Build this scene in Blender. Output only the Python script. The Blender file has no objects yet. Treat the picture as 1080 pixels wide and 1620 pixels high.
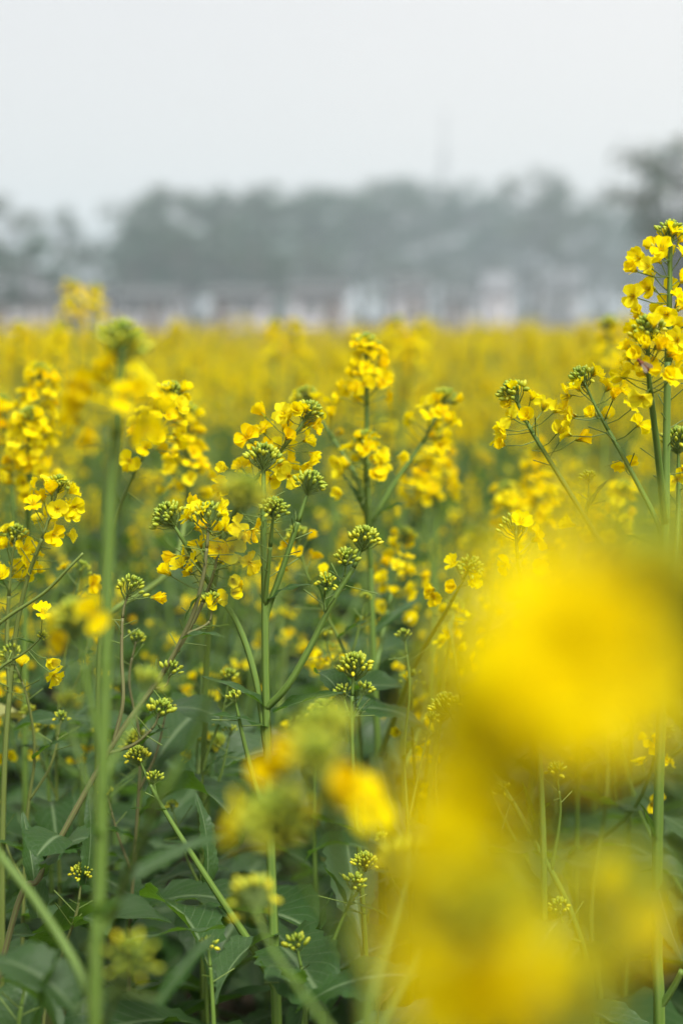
import bpy, math, random
import numpy as np
from mathutils import Vector, Matrix, Quaternion

# ------------------------------------------------------------------ camera, sky, sun, exposure
sc = bpy.context.scene
COL = sc.collection
HC = 0.95                      # camera height above the soil
F_PX = 2250.0                  # 50 mm lens on a 36 mm tall frame, in pixels of the 1080x1620 photograph
HORIZON = 497.0
PITCH = math.atan((810 - HORIZON) / F_PX)
FOCUS = 1.12
cam_d = bpy.data.cameras.new('camera'); cam = bpy.data.objects.new('camera', cam_d); COL.objects.link(cam)
cam.location = (0, 0, HC); cam.rotation_euler = (math.pi / 2 - PITCH, 0, 0)
cam_d.sensor_fit = 'VERTICAL'; cam_d.sensor_height = 36; cam_d.sensor_width = 24; cam_d.lens = 50
cam_d.clip_start = 0.02; cam_d.clip_end = 3000
cam_d.dof.use_dof = True; cam_d.dof.focus_distance = FOCUS; cam_d.dof.aperture_fstop = 2.8
sc.camera = cam

SUN_EL, SUN_AZ = math.radians(60), math.radians(150)      # azimuth from +Y towards +X
w = bpy.data.worlds.new('World'); sc.world = w; w.use_nodes = True
nt = w.node_tree; nt.nodes.clear()
sky = nt.nodes.new('ShaderNodeTexSky'); sky.sky_type = 'NISHITA'; sky.sun_disc = False
sky.sun_elevation = SUN_EL; sky.sun_rotation = SUN_AZ; sky.air_density = 1.5; sky.dust_density = 5.0
mixw = nt.nodes.new('ShaderNodeMixRGB'); mixw.inputs[0].default_value = 0.82
cn = nt.nodes.new('ShaderNodeTexNoise'); cn.inputs['Scale'].default_value = 1.6; cn.inputs['Detail'].default_value = 3      # thin, slightly uneven cloud over the clear sky
cr_ = nt.nodes.new('ShaderNodeValToRGB'); cr_.color_ramp.elements[0].position = 0; cr_.color_ramp.elements[1].position = 1
cr_.color_ramp.elements[0].color = (.55, .57, .605, 1); cr_.color_ramp.elements[1].color = (1.0, .945, .90, 1)
cs = nt.nodes.new('ShaderNodeMixRGB'); cs.blend_type = 'MULTIPLY'; cs.inputs[0].default_value = 1; cs.inputs[2].default_value = (9.75, 9.55, 9.45, 1)
tcw = nt.nodes.new('ShaderNodeTexCoord'); nt.links.new(tcw.outputs['Generated'], cn.inputs['Vector'])
sx = nt.nodes.new('ShaderNodeSeparateXYZ'); nt.links.new(tcw.outputs['Generated'], sx.inputs[0])
g1 = nt.nodes.new('ShaderNodeMath'); g1.operation = 'MULTIPLY_ADD'; g1.inputs[1].default_value = .42; g1.inputs[2].default_value = .33; nt.links.new(sx.outputs['X'], g1.inputs[0])
g2 = nt.nodes.new('ShaderNodeMath'); g2.operation = 'MULTIPLY_ADD'; g2.inputs[1].default_value = .30; nt.links.new(cn.outputs['Fac'], g2.inputs[0]); nt.links.new(g1.outputs[0], g2.inputs[2])
nt.links.new(g2.outputs[0], cr_.inputs[0]); nt.links.new(cr_.outputs[0], cs.inputs[1]); nt.links.new(cs.outputs[0], mixw.inputs[2])
bg = nt.nodes.new('ShaderNodeBackground'); bg.inputs['Strength'].default_value = 0.1
wo = nt.nodes.new('ShaderNodeOutputWorld')
nt.links.new(sky.outputs[0], mixw.inputs[1]); nt.links.new(mixw.outputs[0], bg.inputs['Color']); nt.links.new(bg.outputs[0], wo.inputs['Surface'])
sd = bpy.data.lights.new('sun', 'SUN'); sd.energy = 4.8; sd.angle = math.radians(22); sd.color = (1, .97, .92)
sun = bpy.data.objects.new('sun', sd); COL.objects.link(sun)
sv = Vector((math.sin(SUN_AZ) * math.cos(SUN_EL), math.cos(SUN_AZ) * math.cos(SUN_EL), math.sin(SUN_EL)))
sun.rotation_euler = sv.to_track_quat('Z', 'Y').to_euler()
sc.view_settings.view_transform = 'Standard'; sc.view_settings.look = 'None'
sc.view_settings.exposure = 0.46; sc.view_settings.gamma = 1
sc.render.engine = 'CYCLES'
cy = sc.cycles
cy.use_denoising = True; cy.use_adaptive_sampling = True; cy.adaptive_threshold = .02
cy.max_bounces = 6; cy.diffuse_bounces = 4; cy.glossy_bounces = 1; cy.transmission_bounces = 3
cy.transparent_max_bounces = 4; cy.volume_bounces = 0; cy.caustics_reflective = False; cy.caustics_refractive = False

# ------------------------------------------------------------------ geometry helpers
FWD = Vector((0, math.cos(PITCH), -math.sin(PITCH))); UP = Vector((0, math.sin(PITCH), math.cos(PITCH)))
def at(px, py, d):
    """World point that the photograph shows at pixel px, py and that stands d metres in front of the lens."""
    return Vector((0, 0, HC)) + FWD * d + Vector((1, 0, 0)) * ((px - 540) / F_PX * d) + UP * ((810 - py) / F_PX * d)

class MB:
    """Collects geometry for ONE mesh."""
    def __init__(s): s.v = []; s.f = []; s.m = []; s.t = []; s.l = []; s.n = 0
    def add(s, V, F, M, T=0.0, L=None):
        V = np.asarray(V, float); k = len(V)
        s.v.append(V); o = s.n
        s.f += [tuple(i + o for i in f) for f in F]
        s.m += ([M] * len(F) if isinstance(M, str) else list(M))
        s.t.append(np.full(k, T) if np.isscalar(T) else np.asarray(T, float))
        s.l.append(np.zeros((k, 3)) if L is None else np.asarray(L, float))
        s.n += k
    def merge(s, arr, mat4, T=None):
        V, F, M, t, l = arr
        A = np.array(mat4)
        s.add(V @ A[:3, :3].T + A[:3, 3], F, M, t if T is None else T, l)
    def arrays(s):
        return np.vstack(s.v), s.f, s.m, np.concatenate(s.t), np.vstack(s.l)
    def mesh(s, name, smooth=True):
        me = bpy.data.meshes.new(name)
        if not s.n: return me
        V = np.vstack(s.v)
        me.from_pydata(V.tolist(), [], s.f)
        names = list(dict.fromkeys(s.m))
        for n in names: me.materials.append(MAT[n])
        me.polygons.foreach_set('material_index', [names.index(x) for x in s.m])
        if smooth: me.polygons.foreach_set('use_smooth', [True] * len(s.f))
        a = me.attributes.new('tint', 'FLOAT', 'POINT'); a.data.foreach_set('value', np.concatenate(s.t))
        a = me.attributes.new('lc', 'FLOAT_VECTOR', 'POINT'); a.data.foreach_set('vector', np.vstack(s.l).ravel())
        me.update()
        return me
def mesh_of(arr, name):
    b = MB(); b.add(arr[0], arr[1], arr[2], arr[3], arr[4]); return b.mesh(name)

def link(name, data, parent=None, mat4=None, kind=None):
    o = bpy.data.objects.new(name, data); COL.objects.link(o)
    if parent is not None: o.parent = parent
    if mat4 is not None: o.matrix_basis = mat4
    if kind: o['kind'] = kind
    return o
def tag(o, label=None, cat=None, group=None, kind=None):
    if label: o['label'] = label
    if cat: o['category'] = cat
    if group: o['group'] = group
    if kind: o['kind'] = kind
    return o

def catmull(P, n=8):
    P = [Vector(p) for p in P]
    if len(P) == 2: return [P[0].lerp(P[1], i / n) for i in range(n + 1)]
    Q = [P[0] * 2 - P[1]] + P + [P[-1] * 2 - P[-2]]
    out = []
    for i in range(1, len(Q) - 2):
        a, b, c, d = Q[i - 1:i + 3]
        for k in range(n):
            t = k / n
            out.append(0.5 * ((2 * b) + (c - a) * t + (2 * a - 5 * b + 4 * c - d) * t * t + (3 * b - a - 3 * c + d) * t ** 3))
    out.append(P[-1]); return out
def tube(mb, pts, rad, sides=8, ridge=0.0, mat='stem', T=0.0, cap=True):
    n = len(pts); V = np.zeros((n * sides, 3)); L = np.zeros((n * sides, 3))
    t0 = (pts[1] - pts[0]).normalized()
    ref = t0.orthogonal().normalized()
    acc = 0.0
    for i in range(n):
        t = (pts[min(i + 1, n - 1)] - pts[max(i - 1, 0)]).normalized()
        ref = (ref - t * ref.dot(t)).normalized(); b = t.cross(ref)
        if i: acc += (pts[i] - pts[i - 1]).length
        for k in range(sides):
            a = 2 * math.pi * k / sides; r = rad[i] * (1 + (ridge if k % 2 else -ridge)) * (1 + (.10 * max(0, math.sin(acc * 75 + rad[-1] * 9e3)) ** 14 if ridge > .06 else 0))
            V[i * sides + k] = pts[i] + ref * (math.cos(a) * r) + b * (math.sin(a) * r)
            L[i * sides + k] = (k % 2, acc, 0)
    F = [(i * sides + k, i * sides + (k + 1) % sides, (i + 1) * sides + (k + 1) % sides, (i + 1) * sides + k) for i in range(n - 1) for k in range(sides)]
    if cap: F += [tuple(range(sides - 1, -1, -1)), tuple((n - 1) * sides + k for k in range(sides))]
    mb.add(V, F, mat, T, L)
def arclen(pts):
    s = [0.0]
    for a, b in zip(pts, pts[1:]): s.append(s[-1] + (b - a).length)
    return s
def at_len(pts, s, x):
    for i in range(len(s) - 1):
        if x <= s[i + 1]:
            k = (x - s[i]) / max(1e-9, s[i + 1] - s[i]); return pts[i].lerp(pts[i + 1], k)
    return pts[-1].copy()
def frame(pos, z, roll=0.0, scale=1.0):
    q = z.to_track_quat('Z', 'Y') @ Quaternion((0, 0, 1), roll)
    return Matrix.Translation(pos) @ q.to_matrix().to_4x4() @ Matrix.Scale(scale, 4)
def leaf_frame(base, tip, width=1.0, roll=0.0):
    """Leaf +Y runs base to tip, +Z as near up as it can, turned by roll about the leaf."""
    y = (tip - base); L = y.length; y.normalize()
    x = y.cross(Vector((0, 0, 1)))
    if x.length < 1e-3: x = Vector((1, 0, 0))
    x.normalize(); z = x.cross(y)
    q = Matrix((x, y, z)).transposed().to_quaternion() @ Quaternion((0, 1, 0), roll)
    return Matrix.Translation(base) @ q.to_matrix().to_4x4() @ Matrix.Diagonal((L * width, L, L, 1))

# ------------------------------------------------------------------ materials
MAT = {}
def N(nt, t, **kw):
    n = nt.nodes.new(t)
    for k, v in kw.items(): setattr(n, k, v)
    return n
def ramp(nt, stops):
    r = N(nt, 'ShaderNodeValToRGB'); e = r.color_ramp.elements
    while len(e) < len(stops): e.new(0.5)
    for x, (p, c) in zip(e, stops): x.position = p; x.color = (*c, 1)
    return r
def newmat(name):
    m = bpy.data.materials.new(name); m.use_nodes = True; nt = m.node_tree; nt.nodes.clear()
    MAT[name] = m
    return m, nt, nt.links.new, N(nt, 'ShaderNodeOutputMaterial')
def foliage_shader(nt, ln, out, col, trans_col, trans, rough, spec=0.35, bump=None):
    p = N(nt, 'ShaderNodeBsdfPrincipled'); p.inputs['Roughness'].default_value = rough
    p.inputs['Specular IOR Level'].default_value = spec
    ln(col, p.inputs['Base Color'])
    t = N(nt, 'ShaderNodeBsdfTranslucent'); ln(trans_col, t.inputs['Color'])
    mx = N(nt, 'ShaderNodeMixShader'); mx.inputs[0].default_value = trans
    ln(p.outputs[0], mx.inputs[1]); ln(t.outputs[0], mx.inputs[2]); ln(mx.outputs[0], out.inputs['Surface'])
    if bump is not None: ln(bump, p.inputs['Normal'])
    return p
def noise(nt, scale, detail=3, coord='Object'):
    tc = N(nt, 'ShaderNodeTexCoord'); n = N(nt, 'ShaderNodeTexNoise'); n.inputs['Scale'].default_value = scale; n.inputs['Detail'].default_value = detail
    nt.links.new(tc.outputs[coord], n.inputs['Vector']); return n
def attr(nt, name):
    return N(nt, 'ShaderNodeAttribute', attribute_name=name)
def math_node(nt, op, a, b):
    n = N(nt, 'ShaderNodeMath', operation=op)
    for i, x in enumerate((a, b)):
        if isinstance(x, (int, float)): n.inputs[i].default_value = x
        else: nt.links.new(x, n.inputs[i])
    return n.outputs[0]
def mixc(nt, fac, a, b, mode='MIX'):
    n = N(nt, 'ShaderNodeMixRGB', blend_type=mode)
    for i, x in enumerate((fac, a, b)):
        if isinstance(x, (int, float)): n.inputs[i].default_value = x
        elif isinstance(x, tuple): n.inputs[i].default_value = (*x, 1)
        else: nt.links.new(x, n.inputs[i])
    return n.outputs[0]

def mat_petal():
    m, nt, ln, out = newmat('petal')
    lc = N(nt, 'ShaderNodeSeparateXYZ'); ln(attr(nt, 'lc').outputs['Vector'], lc.inputs[0])
    geo = N(nt, 'ShaderNodeNewGeometry'); oi = N(nt, 'ShaderNodeObjectInfo')
    rnd = math_node(nt, 'FRACT', math_node(nt, 'ADD', geo.outputs['Random Per Island'], oi.outputs['Random']), 0)
    base = ramp(nt, [(0.0, (.93, .71, .0)), (.35, (.94, .79, .0)), (.8, (.94, .83, .002)), (1.0, (.95, .86, .02))]); ln(rnd, base.inputs[0])
    claw = ramp(nt, [(0.0, (.80, .80, .5)), (.25, (.97, .80, .4)), (.45, (1, 1, 1)), (1, (1, 1, 1))]); ln(lc.outputs['Y'], claw.inputs[0])
    c = mixc(nt, 1.0, base.outputs[0], claw.outputs[0], 'MULTIPLY')
    wv = N(nt, 'ShaderNodeTexWave'); wv.inputs['Scale'].default_value = 5; wv.inputs['Distortion'].default_value = 2.5
    ln(attr(nt, 'lc').outputs['Vector'], wv.inputs['Vector'])
    c = mixc(nt, math_node(nt, 'MULTIPLY', wv.outputs['Fac'], .10), c, (.90, .66, .0))
    bp = N(nt, 'ShaderNodeBump'); bp.inputs['Strength'].default_value = .25; bp.inputs['Distance'].default_value = .0006; ln(wv.outputs['Fac'], bp.inputs['Height'])
    foliage_shader(nt, ln, out, c, c, .5, .65, .06, bp.outputs[0])
def mat_bud():
    m, nt, ln, out = newmat('bud')
    r = ramp(nt, [(0, (.17, .29, .03)), (.35, (.33, .44, .035)), (.7, (.52, .56, .03)), (1, (.82, .72, .012))]); ln(attr(nt, 'tint').outputs['Fac'], r.inputs[0])
    n = noise(nt, 500, 2); c = mixc(nt, math_node(nt, 'MULTIPLY', n.outputs['Fac'], .35), r.outputs[0], (.10, .16, .02))
    foliage_shader(nt, ln, out, c, c, .2, .45)
def mat_stem():
    m, nt, ln, out = newmat('stem')
    lc = N(nt, 'ShaderNodeSeparateXYZ'); ln(attr(nt, 'lc').outputs['Vector'], lc.inputs[0])
    r = ramp(nt, [(0, (.085, .165, .014)), (.5, (.13, .175, .024)), (1, (.115, .075, .042))]); ln(attr(nt, 'tint').outputs['Fac'], r.inputs[0])
    c = mixc(nt, math_node(nt, 'MULTIPLY', lc.outputs['X'], .4), r.outputs[0], (.21, .29, .06))
    n = noise(nt, 60, 4); c = mixc(nt, math_node(nt, 'MULTIPLY', n.outputs['Fac'], .35), c, (.15, .23, .08))
    foliage_shader(nt, ln, out, c, c, .06, .5, .3)
def mat_leaf(name, dark, mid, bloom, transc, tfac):
    m, nt, ln, out = newmat(name)
    lc = N(nt, 'ShaderNodeSeparateXYZ'); ln(attr(nt, 'lc').outputs['Vector'], lc.inputs[0])
    oi = N(nt, 'ShaderNodeObjectInfo'); geo = N(nt, 'ShaderNodeNewGeometry')
    rnd = math_node(nt, 'FRACT', math_node(nt, 'ADD', geo.outputs['Random Per Island'], oi.outputs['Random']), 0)
    n = noise(nt, 4, 5); base = mixc(nt, n.outputs['Fac'], dark, mid)
    base = mixc(nt, math_node(nt, 'MULTIPLY', rnd, .75), base, bloom)
    ax = math_node(nt, 'ABSOLUTE', lc.outputs['X'], 0)
    rib = N(nt, 'ShaderNodeMapRange'); rib.inputs['From Min'].default_value = .03; rib.inputs['From Max'].default_value = .11; rib.inputs['To Min'].default_value = .75; rib.inputs['To Max'].default_value = 0; ln(ax, rib.inputs[0])
    # side veins: stripes that run forward from the midrib
    vv = math_node(nt, 'SUBTRACT', math_node(nt, 'MULTIPLY', lc.outputs['Y'], 11.0), math_node(nt, 'MULTIPLY', ax, 3.2))
    sn = math_node(nt, 'SINE', math_node(nt, 'MULTIPLY', vv, 6.283), 0)
    vein = N(nt, 'ShaderNodeMapRange'); vein.inputs['From Min'].default_value = .9; vein.inputs['From Max'].default_value = 1; vein.inputs['To Max'].default_value = .28; ln(sn, vein.inputs[0])
    f = math_node(nt, 'MAXIMUM', rib.outputs[0], vein.outputs[0])
    c = mixc(nt, f, base, (.15, .22, .10))
    n2 = noise(nt, 26, 4)
    h = math_node(nt, 'ADD', math_node(nt, 'MULTIPLY', f, -1.0), math_node(nt, 'MULTIPLY', n2.outputs['Fac'], 1.3))
    bp = N(nt, 'ShaderNodeBump'); bp.inputs['Strength'].default_value = .4; bp.inputs['Distance'].default_value = .0022; ln(h, bp.inputs['Height'])
    tc = N(nt, 'ShaderNodeRGB'); tc.outputs[0].default_value = (*transc, 1)
    foliage_shader(nt, ln, out, c, tc.outputs[0], tfac, .45, .3, bp.outputs[0])
def mat_plain(name, c0, c1, scale, rough=.85, detail=6, bump=0.0, trans=0.0, coord='Object'):
    m, nt, ln, out = newmat(name)
    n = noise(nt, scale, detail, coord); c = mixc(nt, n.outputs['Fac'], c0, c1)
    b = None
    if bump:
        bp = N(nt, 'ShaderNodeBump'); bp.inputs['Strength'].default_value = 1; bp.inputs['Distance'].default_value = bump; ln(n.outputs['Fac'], bp.inputs['Height']); b = bp.outputs[0]
    foliage_shader(nt, ln, out, c, c, trans, rough, .2, b)
def mat_tree(name, c0, c1):
    m, nt, ln, out = newmat(name)
    oi = N(nt, 'ShaderNodeObjectInfo'); geo = N(nt, 'ShaderNodeNewGeometry')
    c = mixc(nt, geo.outputs['Random Per Island'], c0, c1)
    c = mixc(nt, math_node(nt, 'MULTIPLY', oi.outputs['Random'], .4), c, (.09, .085, .04))
    foliage_shader(nt, ln, out, c, c, .2, .6, .2)
mat_petal(); mat_bud(); mat_stem()
mat_leaf('leaf', (.013, .046, .006), (.026, .074, .010), (.052, .098, .036), (.16, .36, .012), .26)
mat_leaf('leaf_yellow', (.16, .20, .05), (.30, .32, .09), (.34, .34, .13), (.3, .3, .04), .3)
mat_plain('soil', (.030, .021, .014), (.085, .062, .042), 9, .95, 10, .03)
mat_plain('anther', (.75, .55, .02), (.6, .5, .03), 300)
mat_plain('bark', (.045, .036, .028), (.10, .085, .065), 3, .9, 8, .02)
mat_tree('crown_green', (.014, .055, .026), (.035, .090, .042))
mat_tree('crown_olive', (.030, .055, .022), (.065, .095, .04))
mat_plain('dry', (.17, .12, .06), (.32, .25, .14), 2, .9)
mat_plain('wall_white', (.60, .57, .59), (.72, .68, .70), .8, .9)
mat_plain('wall_pink', (.50, .46, .45), (.60, .56, .55), .8, .9)
mat_plain('wall_grey', (.46, .45, .46), (.56, .55, .56), .8, .9)
mat_plain('roof_tile', (.05, .055, .055), (.09, .092, .09), 2, .8)
mat_plain('roof_pale', (.13, .135, .145), (.18, .185, .195), 2, .7)
mat_plain('door_wood', (.08, .05, .035), (.13, .08, .05), 3, .6)
mat_plain('frame_paint', (.5, .5, .5), (.6, .6, .6), 3, .5)
mat_plain('window_glass', (.02, .025, .03), (.03, .035, .04), 1, .08)
mat_plain('galvanised', (.16, .165, .17), (.24, .245, .25), 2, .5)
mat_plain('antenna_white', (.6, .6, .6), (.7, .7, .7), 2, .5)
mat_plain('bee_brown', (.10, .03, .012), (.20, .07, .02), 400, .6)
mat_plain('bee_wing', (.25, .2, .14), (.35, .28, .2), 200, .25, trans=.6)

# ------------------------------------------------------------------ plant pieces
rng = random.Random(7)
def petal_into(mb, az, length, width, spread, cup, curl, R, res, T=0):
    """One petal joined to vertex 0 of mb's flower; returns arrays relative to a shared first vertex."""
    ns, ntv = res
    V, L = [], []
    pos_r, pos_z = 0.0, 0.0
    prev = 0.0
    twist = R.uniform(-.25, .25); sk = R.uniform(-.15, .15)
    for i in range(1, ns + 1):
        s = i / ns
        ang = math.radians(4) + (spread - math.radians(4)) * min(1, max(0, (s - .12) / .38)) + curl * max(0, s - .5)
        ds = length / ns; pos_r += math.sin(ang) * ds; pos_z += math.cos(ang) * ds
        wd = width * (0.16 if s < .2 else (min(1, .16 + (s - .2) * 1.75) * (1 if s < .8 else 1 - 1.7 * (s - .8) ** 1.15)))
        for k in range(ntv):
            t = -1 + 2 * k / (ntv - 1)
            side = t * wd; dz = cup * t * t * wd + twist * t * wd * s
            edge = (.0007 * math.sin(7 * t + az * 5) + .0005 * math.sin(13 * t * s + az * 9) + .0004 * math.sin(11 * s + 5 * az)) * s * s * (0 if ns < 3 else 1)
            back = -wd * .35 * t * t * (1 if s > .8 else 0)
            r = pos_r - math.cos(ang) * dz + math.sin(ang) * back; z = pos_z + math.sin(ang) * dz + math.cos(ang) * back + edge
            side += sk * length * s * s * .3
            V.append((r * math.cos(az) - side * math.sin(az), r * math.sin(az) + side * math.cos(az), z))
            L.append((t, s, 0))
    F = []
    for k in range(ntv - 1): F.append((0, k + 1, k + 2))
    for i in range(ns - 1):
        for k in range(ntv - 1):
            a = 1 + i * ntv + k; F.append((a, a + 1, a + ntv + 1, a + ntv))
    return V, F, L
def make_flower(kind, seed, res=(7, 7), detail=True):
    R = random.Random(seed)
    V = [(0, 0, 0)]; F = []; M = []; T = [0.0]; L = [(0, 0, 0)]
    def addp(v, f, l, mat, t):
        o = len(V) - 1
        V.extend(v); L.extend(l); T.extend([t] * len(v))
        for q in f: F.append(tuple(0 if i == 0 else i + o for i in q)); M.append(mat)
    spread = {'open': 78, 'half': 48, 'cup': 24, 'wilt': 62}[kind]
    a0 = R.uniform(0, 6.28)
    for k in range(4):
        az = a0 + (k * 90 + (18 if k % 2 else -18) + R.uniform(-10, 10)) * math.pi / 180
        sp = math.radians(spread + R.uniform(-14, 14)); ln = .0125 * R.uniform(.88, 1.1); wd = .0056 * R.uniform(.9, 1.12)
        cup = {'open': .18, 'half': .38, 'cup': .6, 'wilt': .7}[kind] * R.uniform(.6, 1.4)
        curl = math.radians({'open': 14, 'half': 30, 'cup': 5, 'wilt': 95}[kind] * R.uniform(.5, 1.5))
        addp(*(lambda x: (x[0], x[1], x[2]))(petal_into(None, az, ln, wd, sp, cup, curl, R, res)), 'petal', .5)
    if detail:
        for k in range(4):      # sepals
            az = a0 + k * math.pi / 2 + .78
            c, s_ = math.cos(az), math.sin(az)
            v = [(c * .0016 - s_ * .0009, s_ * .0016 + c * .0009, .002), (c * .0016 + s_ * .0009, s_ * .0016 - c * .0009, .002), (c * .0034, s_ * .0034, .0062)]
            addp(v, [(0, 1, 2), (1, 3, 2)], [(0, .5, 0)] * 3, 'bud', .75)
        for k in range(6):      # stamens
            az = a0 + k * 1.047; c, s_ = math.cos(az), math.sin(az); r0, r1 = .0007, .0021
            v = [(c * r0, s_ * r0, .001), (c * r1 - s_ * .0005, s_ * r1 + c * .0005, .0065), (c * r1 + s_ * .0005, s_ * r1 - c * .0005, .0065), (c * r1 * 1.1, s_ * r1 * 1.1, .0085)]
            addp(v, [(0, 1, 2), (1, 2, 3), (2, 4, 3)], [(0, .9, 0)] * 4, 'bud', 1.0)
    return np.array(V), F, M, np.array(T), np.array(L)
KINDS = ['open', 'open', 'half', 'half', 'cup', 'cup', 'wilt', 'cup', 'half', 'wilt']
FLOWER = [make_flower(k, 100 + i) for i, k in enumerate(KINDS)]
FLOWER_MESH = [mesh_of(a, 'flower') for a in FLOWER]
FLOWER_LOW = [make_flower(k, 200 + i, (2, 3), False) for i, k in enumerate(KINDS)]

def bud_arrays(length, rad, sides=6, rings=4):
    V = [(0, 0, 0)]; F = []
    prof = [(.18, .75), (.5, 1.0), (.8, .72)][:rings - 1] if rings > 2 else [(.5, 1.0)]
    for z, r in prof:
        for k in range(sides):
            a = 2 * math.pi * k / sides; V.append((math.cos(a) * r * rad, math.sin(a) * r * rad, z * length))
    V.append((0, 0, length)); last = len(V) - 1
    F += [(0, 1 + (k + 1) % sides, 1 + k) for k in range(sides)]
    for i in range(len(prof) - 1):
        o = 1 + i * sides
        F += [(o + k, o + (k + 1) % sides, o + sides + (k + 1) % sides, o + sides + k) for k in range(sides)]
    o = 1 + (len(prof) - 1) * sides
    F += [(o + k, o + (k + 1) % sides, last) for k in range(sides)]
    return np.array(V), F, ['bud'] * len(F), np.zeros(len(V)), np.zeros((len(V), 3))
BUD_HI = bud_arrays(1, 1, 6, 4); BUD_LO = bud_arrays(1, 1, 4, 2)
def make_buds(n, R, ripe, seed, low=False):
    """A domed cluster of buds round +Z; R is its radius. Every bud sits on its own thin stalk."""
    Q = random.Random(seed); mb = MB(); bud = BUD_LO if low else BUD_HI
    for i in range(n):
        u = (i + .5) / n
        th = math.radians(104) * u ** .62 + Q.uniform(-.08, .08); az = i * 2.39996 + Q.uniform(-.2, .2)
        d = Vector((math.sin(th) * math.cos(az), math.sin(th) * math.sin(az), math.cos(th)))
        rr = R * (.22 + .60 * u ** .7) * Q.uniform(.72, 1.08)
        c = Vector((d.x * rr * 1.08, d.y * rr * 1.08, d.z * rr * .7 + R * .32 * (1 - u) - R * .18 * u))
        aim = (d + Vector((0, 0, .9))).normalized() if Q.random() < .85 else (d + Vector((Q.uniform(-.4, .4), Q.uniform(-.4, .4), -.1))).normalized()
        ln = Q.uniform(.0050, .0068) * (.8 + .35 * u); rd = ln * Q.uniform(.23, .29)
        m = frame(c, aim) @ Matrix.Diagonal((rd, rd, ln, 1))
        mb.merge(bud, m, min(1, max(0, ripe * (.35 + .65 * u) + Q.uniform(-.22, .22))))
        root = Vector((0, 0, -R * (.2 + .75 * u)))
        if not low or i % 3 == 0:
            tube(mb, [root, root.lerp(c, .6) + Vector((d.x, d.y, 0)) * .15 * R, c + aim * ln * .1], [.0005, .00045, .0005], 3, 0, 'stem', .3, False)
    return mb.arrays()
BUDS = {}
for ty, n, R, rp in (('bud', 64, .0148, .68), ('ripe', 60, .0142, .85), ('crown', 36, .0122, .68), ('small', 20, .0085, .75), ('loose', 24, .0140, .8)):
    for k in range(3):
        a = make_buds(n, R, rp, hash((n, k)) % 9999)
        BUDS[ty, k] = (a, mesh_of(a, 'bud_cluster'))
BUDS_LOW = [make_buds(14, .012, .55, 50 + k, True) for k in range(3)]

def make_leaf(kind, seed, nu=16, nv=8):
    Q = random.Random(seed)
    V, L = [], []
    arch = {'lance': Q.uniform(.25, .9), 'broad': Q.uniform(.5, 1.5), 'arch': Q.uniform(1.3, 1.9)}[kind]
    fold = Q.uniform(.15, .5); ph = Q.uniform(0, 6.28); wob = Q.uniform(.02, .05)
    half = {'lance': .115, 'broad': .20, 'arch': .17}[kind]
    y = z = 0.0; mid = []
    for i in range(nu + 1):
        t = i / nu; a = arch * (.5 - t)
        mid.append((y, z)); y += math.cos(a) / nu; z += math.sin(a) / nu
    ly, lz = mid[-1]; ch = math.hypot(ly, lz); ca, sa = ly / ch, -lz / ch
    mid = [((p * ca - q * sa) / ch, (p * sa + q * ca) / ch) for p, q in mid]
    for i in range(nu + 1):
        t = i / nu
        if kind == 'lance': wd = half * (max(.0, 1 - t) ** .75) * (.62 + 1.1 * t ** .8) * (1 if t > .04 else .8)
        else:
            wd = half * (math.sin(math.pi * min(1, t ** .95)) ** .62 if 0 < t < 1 else 0) * (.55 + .75 * t)
            if t < .3: wd = max(.03 * half / .2, wd * (.18 + 2.4 * t * t + .4 * abs(math.sin(t * 26))))
        wd = max(wd, .004)
        tooth = (1 + .09 * (1 if i % 2 else -1) * Q.uniform(.3, 1.3)) if 1 < i < nu - 1 else 1
        dy, dz = (mid[min(i + 1, nu)][0] - mid[max(i - 1, 0)][0], mid[min(i + 1, nu)][1] - mid[max(i - 1, 0)][1])
        m = math.hypot(dy, dz); ny, nz = -dz / m, dy / m
        for k in range(nv + 1):
            u = -1 + 2 * k / nv
            e = abs(u)
            up = fold * e * wd + (wob * math.sin(t * 15 + ph + (2.2 if u > 0 else 0)) * e ** 2) * (wd / half) - .25 * e ** 3 * wd * math.sin(t * 4 + ph)
            x = u * wd * (tooth if e > .99 else 1) * (1 - .12 * fold)
            V.append((x, mid[i][0] + ny * up, mid[i][1] + nz * up)); L.append((u, t, 0))
    W = nv + 1
    F = [(i * W + k, i * W + k + 1, (i + 1) * W + k + 1, (i + 1) * W + k) for i in range(nu) for k in range(nv)]
    return np.array(V), F, ['leaf'] * len(F), np.zeros(len(V)), np.array(L)
LEAF = {k: [make_leaf(k, 10 * j + i, 22, 8) for i in range(5)] for j, k in enumerate(('lance', 'broad', 'arch'))}
LEAF_MESH = {k: [mesh_of(a, 'leaf') for a in v] for k, v in LEAF.items()}
LEAF_LOW = {k: [make_leaf(k, 400 + 10 * j + i, 8, 4) for i in range(4)] for j, k in enumerate(('lance', 'broad', 'arch'))}
def yellowed(arr): return arr[0], arr[1], ['leaf_yellow'] * len(arr[1]), arr[3], arr[4]
LEAF_MESH['yellow'] = [mesh_of(yellowed(a), 'leaf') for a in LEAF['broad']]

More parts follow.
